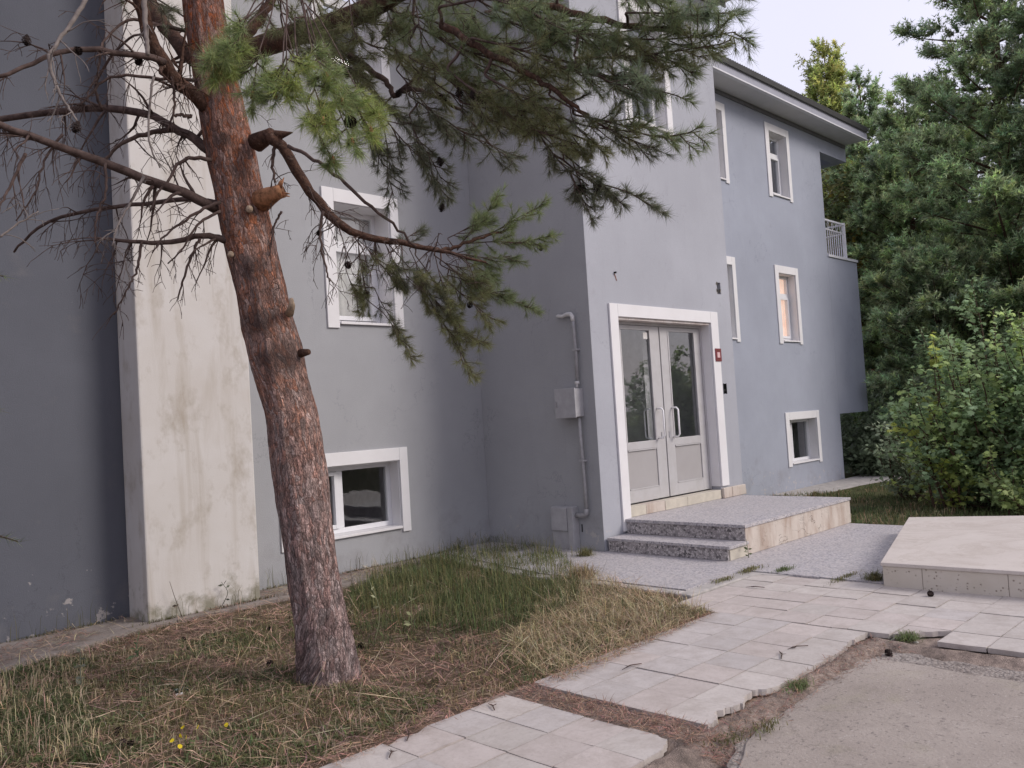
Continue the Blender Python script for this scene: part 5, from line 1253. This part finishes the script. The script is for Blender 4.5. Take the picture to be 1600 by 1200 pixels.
# ------------------------------------------------------------------ grass, litter, weeds
def gz(x, y): return height(np.atleast_1d(x), np.atleast_1d(y))
def scatter(poly, n, r):
    P = np.array(poly); lo, hi = P.min(0), P.max(0); out = np.empty((0, 2))
    while len(out) < n:
        q = r.uniform(lo, hi, size=(n*2, 2)); out = np.concatenate([out, q[inside(poly, q[:, 0], q[:, 1])]])
    return out[:n]
def blades(xy, z, hgt, wid, col, lean, r, cvar=.25, flat=0.0):
    n = len(xy); B = np.concatenate([xy, z[:, None]], 1); a = r.random(n)*6.283
    D = np.stack([np.cos(a), np.sin(a), np.zeros(n)], 1); W = np.stack([-np.sin(a), np.cos(a), np.zeros(n)], 1)*(wid*(.7+.6*r.random(n)))[:, None]*.5
    H = (hgt*(.45+.75*r.random(n)))[:, None]; ln = (lean*(.3+1.2*r.random(n)))[:, None]
    up = np.array([0, 0, 1.0])
    m1 = B+(up*(1-.25*ln)+D*ln*.45)*H*.55; tip = B+(up*(1-.75*np.minimum(ln, 1.2))+D*ln*1.1)*H
    tip[:, 2] = np.maximum(tip[:, 2], B[:, 2]+.01)
    V = np.stack([B-W, B+W, m1+W*.8, m1-W*.8, tip], 1).reshape(-1, 3); i = np.arange(n)*5
    T = np.concatenate([np.stack([i, i+1, i+2], 1), np.stack([i, i+2, i+3], 1), np.stack([i+3, i+2, i+4], 1)])
    C_ = np.asarray(col)*(1+cvar*r.normal(size=(n, 1))).clip(.3, 2)*(1+.07*r.normal(size=(n, 3)))
    return V, T, np.repeat(C_.clip(.005, .8), 5, 0)
def lying(xy, z, ln, wid, col, r, cvar=.3, tilt=.25):
    n = len(xy); a = r.random(n)*6.283; e = r.normal(size=n)*tilt
    D = np.stack([np.cos(a)*np.cos(e), np.sin(a)*np.cos(e), np.abs(np.sin(e))], 1)*(ln*(.5+r.random(n)))[:, None]
    W = np.stack([-np.sin(a), np.cos(a), .4*r.normal(size=n)], 1)*wid*.5
    B = np.concatenate([xy, z[:, None]+.004+.012*r.random(n)[:, None]], 1); mid = B+D*.5+np.array([0, 0, 1])*(.006*r.random(n))[:, None]+W*r.normal(size=(n, 1))*3
    V = np.stack([B-W*.6, B+W*.6, mid+W, mid-W, B+D], 1).reshape(-1, 3); i = np.arange(n)*5
    T = np.concatenate([np.stack([i, i+1, i+2], 1), np.stack([i, i+2, i+3], 1), np.stack([i+3, i+2, i+4], 1)])
    C_ = np.asarray(col)*(1+cvar*r.normal(size=(n, 1))).clip(.25, 2.2)*(1+.08*r.normal(size=(n, 3)))
    return V, T, np.repeat(C_.clip(.005, .8), 5, 0)
GD = lambda pts: [tuple(on_ground(px, py, -.03)[:2]) for px, py in pts]
garden = [(-.4,7.0),(1.9,7.1),(2.4,7.5),(6.5,7.7),(7.4,8.0),(7.5,7.0),(6.5,6.2),(6.3,5.0),(6.2,4.2),(5.75,4.1),(5.70,3.62),(3.66,3.62),(3.46,3.66),(1.0,3.64),(-.6,3.8)]
green_p = GD([(545,935),(590,900),(680,878),(740,846),(800,846),(880,872),(905,905),(905,945),(850,975),(760,990),(640,985),(560,990)])
dry_p = GD([(870,905),(935,905),(1010,932),(1110,962),(1040,998),(960,1035),(880,1072),(810,1050),(800,1000),(850,960)])
front_p = GD([(0,1075),(120,1030),(300,1000),(430,975),(450,1050),(560,1075),(700,1090),(640,1120),(560,1170),(480,1198),(0,1198)])
DRY = np.array([.40, .31, .18]); STRAW = np.array([.55, .44, .29]); GRN = np.array([.110, .138, .058]); OLV = np.array([.20, .19, .085]); RED = np.array([.335, .205, .155])
r = np.random.default_rng(77)
def grass_obj(name, parts, mat='grass'):
    npm = NP()
    for p in parts: npm.add(*p)
    o = link(name, npm.mesh(name), M[mat]); o['kind'] = 'stuff'; return o
def zof(xy): return gz(xy[:, 0], xy[:, 1])
def grow(poly, f):
    c_ = np.mean(np.array(poly), 0); return [tuple(c_+(np.array(p_)-c_)*f) for p_ in poly]
def clumpy(poly, n, r, amount=.5, s=3.0, seed=3):
    q = scatter(poly, int(n*2.2), r); v = vnoise(q[:, 0], q[:, 1], s, seed); keep = v > np.quantile(v, amount); return q[keep][:n]
q1 = clumpy(green_p, 11000, r, .30, 4); q2 = scatter(green_p, 2600, r); q3 = clumpy(green_p, 2500, r, .4, 5, 9)
o = grass_obj('green_grass', [blades(q1, zof(q1), .20, .005, GRN, .8, r), blades(q2, zof(q2), .32, .004, OLV, .4, r), blades(q3, zof(q3), .11, .007, GRN*1.3, .9, r)])
tag(o, 'tall green grass patch growing beside the wall strip', 'grass')
def keep_in(q): return q[inside(garden, q[:, 0], q[:, 1])]
q1 = keep_in(clumpy(grow(green_p, 1.45), 5200, r, .45, 2.4, 51)); q2 = keep_in(clumpy(grow(dry_p, 1.7), 6500, r, .45, 2.6, 52)); q3 = keep_in(clumpy(grow(dry_p, 1.15), 2600, r, .5, 3, 53))
o = grass_obj('mixed_grass', [blades(q1, zof(q1), .12, .005, GRN*.9, .95, r, .35), blades(q2, zof(q2), .10, .004, DRY*.75, 1.1, r, .35), blades(q3, zof(q3), .09, .006, GRN*1.1, 1.0, r, .35)])
tag(o, 'thin mixed grass round the green and straw patches', 'grass')
q1 = clumpy(dry_p, 7200, r, .4, 4); q2 = scatter(dry_p, 2200, r); q3 = scatter(dry_p, 3000, r)
o = grass_obj('dry_grass', [blades(q1, zof(q1), .11, .0042, DRY, 1.15, r, .4), blades(q2, zof(q2), .19, .003, STRAW, 1.0, r, .3), lying(q3, zof(q3)+.03, .16, .003, STRAW*.9, r, .3, .5), blades(q1[::3], zof(q1[::3]), .11, .005, GRN*1.1, 1.05, r, .35), blades(q3, zof(q3), .11, .005, OLV, .7, r)])
tag(o, 'dry straw coloured grass along the tiled path', 'grass')
q1 = clumpy(garden, 24000, r, .25, 2.2, 8); q2 = scatter(garden, 9000, r); q3 = clumpy(garden, 14000, r, .4, 1.6, 12)
o = grass_obj('needle_litter', [lying(q1, zof(q1), .075, .0026, RED, r), lying(q2, zof(q2), .15, .003, np.array([.46, .32, .235]), r, .3, .2), lying(q3, zof(q3), .07, .003, np.array([.20,.13,.11]), r), lying(q1[::45], zof(q1[::45]), .32, .0036, STRAW*.85, r, .25, .22)], 'litter')
tag(o, 'reddish fallen pine needles covering the soil under the tree', 'needle litter')
q1 = clumpy(front_p, 9000, r, .45, 3.2, 4); q2 = scatter(front_p, 2600, r); q3 = clumpy(front_p, 6500, r, .45, 4, 14); q4 = clumpy(garden, 15000, r, .38, 1.9, 31); q5 = clumpy(garden, 4500, r, .4, 2.6, 35)
o = grass_obj('weedy_grass', [blades(q1, zof(q1), .06, .0045, OLV*.85, .9, r), blades(q2, zof(q2), .13, .0028, STRAW*.75, .8, r), blades(q3, zof(q3), .055, .010, GRN*1.05, 1.0, r), blades(q4, zof(q4), .075, .0048, OLV*.75, 1.05, r, .35), blades(q5, zof(q5), .11, .003, DRY*.62, 1.1, r, .4)])
tag(o, 'short weedy grass and straw in front of the pine', 'grass')
left_p = GD([(0,1062),(60,1035),(150,1030),(130,1100),(170,1198),(0,1198)])
q1 = clumpy(left_p, 4500, r, .3, 5, 6); q2 = scatter(left_p, 700, r); q3 = scatter(left_p, 500, r)
o = grass_obj('rough_grass', [blades(q1, zof(q1), .10, .006, GRN*.9, .8, r), blades(q2, zof(q2), .20, .004, STRAW*.95, .6, r), blades(q3, zof(q3), .10, .012, GRN*1.15, 1.0, r)])
tag(o, 'rough mixed grass with seed heads in the lower left corner', 'grass')
lawn_p = [(10.75,4.2),(10.75,8.0),(15,7.95),(16,7.1),(19,6.8),(24,9),(24,2),(13,1.5),(10.9,2.6)]
q1 = clumpy(lawn_p, 24000, r, .15, 1.5, 5); q2 = clumpy(lawn_p, 5000, r, .5, 1.1, 17)
o = grass_obj('lawn_grass', [blades(q1, zof(q1), .11, .011, GRN*1.0, .7, r), blades(q2, zof(q2), .16, .008, DRY*.75, .7, r)])
tag(o, 'rough lawn between the steps and the bushes', 'grass')
stripp = [(-.3,7.15),(1.7,7.18),(2.6,7.55),(6.4,7.58),(6.5,8.06),(4.12,8.06),(4.12,7.64),(3.0,7.64),(3.0,8.06),(-.3,8.06)]
q1 = clumpy(stripp, 2600, r, .5, 2.5, 41); q2 = clumpy(stripp, 900, r, .7, 3, 44)
o = grass_obj('strip_litter', [lying(q1, np.full(len(q1), .001), .06, .0026, RED*.8, r), lying(q2, np.full(len(q2), .001), .11, .003, STRAW*.7, r)], 'litter'); tag(o, 'fallen needles and straw on the concrete strip along the wall', 'needle litter')
# litter swept on to tiles and the dirt channel between the two tiled fields
chan = [(3.45,1.9),(3.67,2.3),(3.67,3.6),(3.45,3.6)]; lipy = [(3.7,2.2),(4.6,2.22),(5.6,2.1),(5.7,2.42),(4.3,2.45),(3.7,2.4)]
q1 = scatter(chan, 2600, r); q2 = scatter(lipy, 1500, r); q3 = scatter([(3.7,3.45),(5.7,3.56),(5.7,3.64),(3.6,3.64)], 900, r); q4 = scatter([(1.5,3.5),(3.44,3.56),(3.44,3.66),(1.5,3.66)], 700, r)
z3 = np.full(len(q3), .001); z4 = np.full(len(q4), .001)
o = grass_obj('edge_litter', [lying(q1, zof(q1), .06, .0026, RED*.9, r), lying(q2, zof(q2), .05, .0026, RED*.8, r), lying(q3, z3, .06, .0024, RED*1.1, r), lying(q4, z4, .06, .0024, RED*1.1, r)], 'litter')
tag(o, 'pine needle litter along the edges of the tiles', 'needle litter')
def tuft(pos, n, hgt, col, label, wid=.004, spread=.03, lean=.8, group=None, name='grass_tuft', sx=1, sy=1):
    rr = np.random.default_rng(int(abs(pos[0]*1000+pos[1]*77))); xy = rr.normal(size=(n, 2))*spread*np.array([sx, sy]); 
    V, T, C_ = blades(xy, np.zeros(n), hgt, wid, col, lean, rr)
    o = link(name, np_mesh(name, V, T, C_), M['grass']); o.location = pos; tag(o, label, 'grass tuft', group); return o
GT = 'grass tufts in the cracks of the paving'
for px, py, n, h, cc, lab, sx, sy in [
 (1246,1068,110,.06,GRN*1.5,'fresh green tuft on the broken front edge of the path',1.3,.6), (1420,992,130,.07,GRN*1.4,'green tuft in the hollow at the broken corner of the tiles',1.0,.8),
 (1172,893,120,.05,OLV,'weedy tuft at the foot of the steps corner',2.4,.7), (1225,893,110,.05,GRN*1.3,'green tuft in the joint right of the steps corner',2.0,.6),
 (1130,908,80,.04,OLV,'low weeds at the tip of the concrete kerb',2.0,.6), (1320,905,120,.04,OLV*.9,'thin line of weeds between terrazzo and tiles',3.6,.6),
 (1367,908,140,.10,OLV*.8,'dark tuft at the corner of the cream platform',.9,.7), (915,870,120,.14,OLV,'pale grass tuft beside the wall corner on the terrazzo',1.4,1.0), (912,905,150,.20,DRY*.9,'taller dry tuft on the edge of the terrazzo',1.4,1.4),
 (1275,775,90,.16,OLV,'small tuft against the wing wall under the window',1.6,.8), (1195,1128,60,.035,OLV*.8,'mossy tuft at the front corner of the path',1.6,.8), (1140,1145,70,.03,OLV*.7,'mossy scrap below the last path tile',1.6,1.0)]:
    p = on_ground(px, py, 0 if py > 800 else -.2); p[2] = -.21 if py < 800 else (-.03 if lab.startswith(('fresh', 'green tuft in the hollow', 'mossy')) else .008); tuft(tuple(p), int(n*1.8), h*1.25, cc, lab, .0048, .04, .95, GT, sx=sx, sy=sy)
# wall-foot grass along the strip
seam = []
for i in range(26):
    xx = -.2+i*.29+random.uniform(-.1,.1)
    if 2.9 < xx < 4.2: yy = 7.63
    elif xx > 7.2: continue
    else: yy = 8.06
    seam.append((xx, yy))
rr = np.random.default_rng(5); xy = np.concatenate([np.array(s_)+rr.normal(size=(46, 2))*np.array([.13, .012]) for s_ in seam]); xy[:, 1] -= .01
xy2 = np.concatenate([np.array(s_)+rr.normal(size=(14, 2))*np.array([.15, .015]) for s_ in seam[::2]]); xy2[:, 1] -= .03
o = grass_obj('wall_foot_grass', [blades(xy, np.zeros(len(xy)), .05, .005, OLV*.55, 1.0, rr), blades(xy2, np.zeros(len(xy2)), .26, .004, OLV*.55, .35, rr)]); tag(o, 'thin grass growing from the joint at the foot of the walls', 'grass')
# single weeds one can tell apart
def weed(px, py, hgt, lean_px, col, label, leaves=6, lsize=.05, flower=None, name='weed_stalk', seed=1, z=-.035):
    rr = np.random.default_rng(seed); b = on_ground(px, py, z); root = empty(name, tuple(b)); tag(root, label, 'weed')
    d = np.array([lean_px*.004, 0, hgt]); C_ = curve_pts([np.zeros(3), d*.5+rr.normal(size=3)*.02, d], 8)
    npm = NP(); W = _rt*.0028
    P = C_; V = np.concatenate([P-W, P+W]); n = len(P); T = np.array([(i, n+i, n+i+1) for i in range(n-1)]+[(i, n+i+1, i+1) for i in range(n-1)])
    npm.add(V, T, np.tile(np.asarray(col), (2*n, 1)))
    mb = MB(); mb.tube(C_, np.linspace(.004, .0018, 8), 5); st = link('stem', mb.mesh('stem'), None, root); 
    me = st.data; ca = me.color_attributes.new('tint', 'FLOAT_COLOR', 'POINT'); ca.data.foreach_set('color', np.tile(np.array([*col, 1], np.float32), len(me.vertices))); me.materials.append(M['grass'])
    for i in range(leaves):
        p = C_[rr.integers(1, 7)]; a = rr.random()*6.28; e = rr.uniform(-.2, .7); dv = np.array([math.cos(a)*math.cos(e), math.sin(a)*math.cos(e), math.sin(e)]); sd = unit(np.cross(dv, rr.normal(size=3)))
        L = lsize*rr.uniform(.6, 1.3); V = np.array([p, p+dv*L*.5+sd*L*.22, p+dv*L, p+dv*L*.5-sd*L*.22]); 
        lf = np_mesh('leaf', V, np.array([(0,1,2),(0,2,3)]), np.tile(np.asarray(col)*rr.uniform(.7, 1.2), (4, 1))); link('leaf', lf, M['grass'], root)
    if flower is not None:
        for i in range(7):
            p = C_[-1]+rr.normal(size=3)*np.array([.085, .085, .03]); V = [p]; fn = unit(np.array([-.35, -.35, .9])+.5*rr.normal(size=3)); fu = unit(np.cross(fn, np.array([0, 1.0, .1]))); fv = np.cross(fn, fu)
            for k in range(6): V.append(p+(fu*math.cos(k*1.047)+fv*math.sin(k*1.047))*.013+fn*.005*rr.random())
            link('flower', np_mesh('flower', V, np.array([(0, 1+k, 1+(k+1) % 6) for k in range(6)]), np.tile(np.asarray(flower), (7, 1))), M['grass'], root)
            mb = MB(); mb.tube([C_[3], (C_[3]+p)/2+rr.normal(size=3)*.01, p], .0012, 4); s2 = link('stem', mb.mesh('stem'), None, root); me = s2.data; ca = me.color_attributes.new('tint', 'FLOAT_COLOR', 'POINT'); ca.data.foreach_set('color', np.tile(np.array([*col, 1], np.float32), len(me.vertices))); me.materials.append(M['grass'])
    return root
weed(584,1010,.50,-3,(.30,.31,.19),'tall pale weed stalk just right of the pine trunk',5,.05,seed=3)
weed(644,990,.42,8,(.26,.27,.15),'leaning pale weed stalk in the green grass',7,.06,seed=4)
weed(742,1050,.30,-4,(.33,.24,.17),'dry bare stalk in the middle of the garden',0,.05,seed=5)
weed(802,1050,.26,10,(.33,.24,.17),'short dry stalk near the dry grass',1,.05,seed=6)
weed(127,1080,.30,1,(.20,.21,.16),'grey feathery weed left of the pine',12,.05,seed=7)
weed(218,1030,.20,1,(.12,.20,.10),'small green leafy weed by the concrete strip',9,.07,seed=8)
weed(300,1178,.10,0,(.12,.15,.06),'low weed with small yellow flowers at the bottom edge',6,.05,(.75,.58,.03),seed=9)
weed(1170,872,.20,-6,(.10,.13,.06),'green weed growing at the corner of the steps',8,.05,seed=10,z=.01)
weed(1293,828,.24,2,(.26,.27,.09),'yellow green weed growing against the landing front',8,.06,seed=11,z=.01)
weed(285,965,.34,-25,(.15,.12,.09),'dry bent stalk in front of the white pillar',3,.05,seed=12,z=0)
weed(345,950,.24,4,(.10,.11,.08),'thin dark weed at the foot of the white pillar',4,.05,seed=13,z=0)
weed(240,1140,.36,60,(.36,.27,.18),'long dry straw stalk leaning right near the bottom left',1,.05,seed=14)
weed(470,1130,.30,45,(.36,.28,.20),'long dry straw leaning beside the pine base',1,.05,seed=15)
weed(565,1150,.32,8,(.34,.28,.20),'pale dry straw stalk in front of the tiles',2,.05,seed=16)
# cones on the ground, wrapper, twigs on the tiles
CG = 'pine cones lying on the ground'
for px, py, z, lab in [(1390,1022,-.04,'pine cone on the concrete yard near the broken tiles'),(1453,928,.018,'pine cone on the tiles below the cream platform'),(192,1163,-.02,'left one of two dark pine cones in the litter'),(206,1164,-.02,'right one of two dark pine cones in the litter'),(188,1143,-.02,'pine cone lying above the pair in the litter'),(420,1038,-.02,'pine cone in the litter left of the pine trunk'),(565,1010,-.02,'pine cone just right of the pine trunk base'),(816,1044,-.02,'pine cone near the corner of the path'),(284,1000,-.02,'pine cone by the edge of the concrete strip'),(424,984,-.02,'pine cone in the grass behind the pine on its left'),(462,998,-.02,'pine cone close against the left of the pine trunk')]:
    p = on_ground(px, py, z); o = bpy.data.objects.new('pine_cone', CONE); COL.objects.link(o); o.location = p; o.rotation_euler = (random.uniform(.9, 1.7), random.uniform(-.5,.5), random.random()*6); tag(o, lab, 'pine cone', CG)
p = on_ground(284, 1084, -.03); wr = empty('crumpled_wrapper', tuple(p)); tag(wr, 'crumpled dark green wrapper with white edge lying in the needle litter', 'litter')
mb = MB(); n = 7; V = [(i*.014-.04, j*.012-.03, .02+.014*math.sin(i*1.9+j)+.008*math.cos(j*2.3)) for i in range(n) for j in range(n)]; mb.add(V, [(i*n+j, (i+1)*n+j, (i+1)*n+j+1, i*n+j+1) for i in range(n-1) for j in range(n-1)]); mb.add([(v[0], v[1], v[2]-.012) for v in V], [(i*n+j, i*n+j+1, (i+1)*n+j+1, (i+1)*n+j) for i in range(n-1) for j in range(n-1)])
link('body', mb.mesh('body'), M['wrapper'], wr)
mb = MB(); mb.add([(-.055,-.035,.004),(-.012,-.048,.006),(-.012,-.045,.022),(-.055,-.033,.018),(-.05,-.03,.004),(-.01,-.04,.006),(-.01,-.04,.02),(-.05,-.03,.018)], [(0,1,2,3),(7,6,5,4),(3,2,6,7),(0,4,5,1)]); link('edge', mb.mesh('edge'), M['wrapper_edge'], wr)
TW = 'dry twigs lying on the tiles'
for i, (px, py, lab) in enumerate([(1245,1012,'dry twig on the path tiles near the broken edge'),(1222,1024,'dry needle bundle on a tile joint of the path'),(985,1042,'small dry sprig on the grey tiles'),(640,1150,'dark twig on the front tiles, left side'),(612,1178,'dark twig on the front tiles near the frame bottom'),(1180,918,'dry leaf scrap on the tiles below the steps'),(945,1010,'dry leaf on the path edge by the grass'),(770,1105,'tiny dry twig on the front tiles')]):
    p = on_ground(px, py, .004); mb = MB(); rr = random.Random(i)
    a = rr.random()*3; L = .05+.04*rr.random()
    mb.tube([(-L*math.cos(a), -L*math.sin(a), .004), (0, 0, .010), (L*math.cos(a+.3), L*math.sin(a+.3), .005)], [.003, .004, .0015], 5)
    for k in range(5): b = a+rr.uniform(-.9, .9); mb.tube([(0, 0, .008), (.035*math.cos(b), .035*math.sin(b), .004+.01*rr.random())], [.0022, .0008], 4)
    o = mb.build('dry_twig', M['twig']); o.location = p; tag(o, lab, 'twig', TW)
# rubble in the broken corner
mb = MB()
for i in range(9):
    rr = random.Random(i+50); p = on_ground(1390+rr.uniform(-35, 45), 1003+rr.uniform(-6, 8), -.05); s_ = rr.uniform(.012, .035)
    bmm = bmesh.new(); bmesh.ops.create_icosphere(bmm, subdivisions=1, radius=s_)
    for v in bmm.verts: v.co *= rr.uniform(.7, 1.25)
    mb.add([(v.co.x+p[0], v.co.y+p[1], v.co.z*.7+p[2]) for v in bmm.verts], [tuple(v.index for v in f.verts) for f in bmm.faces]); bmm.free()
o = mb.build('rubble', M['concrete_edge']); tag(o, 'mortar rubble in the hollow of the broken tiles', 'rubble', kind='stuff')
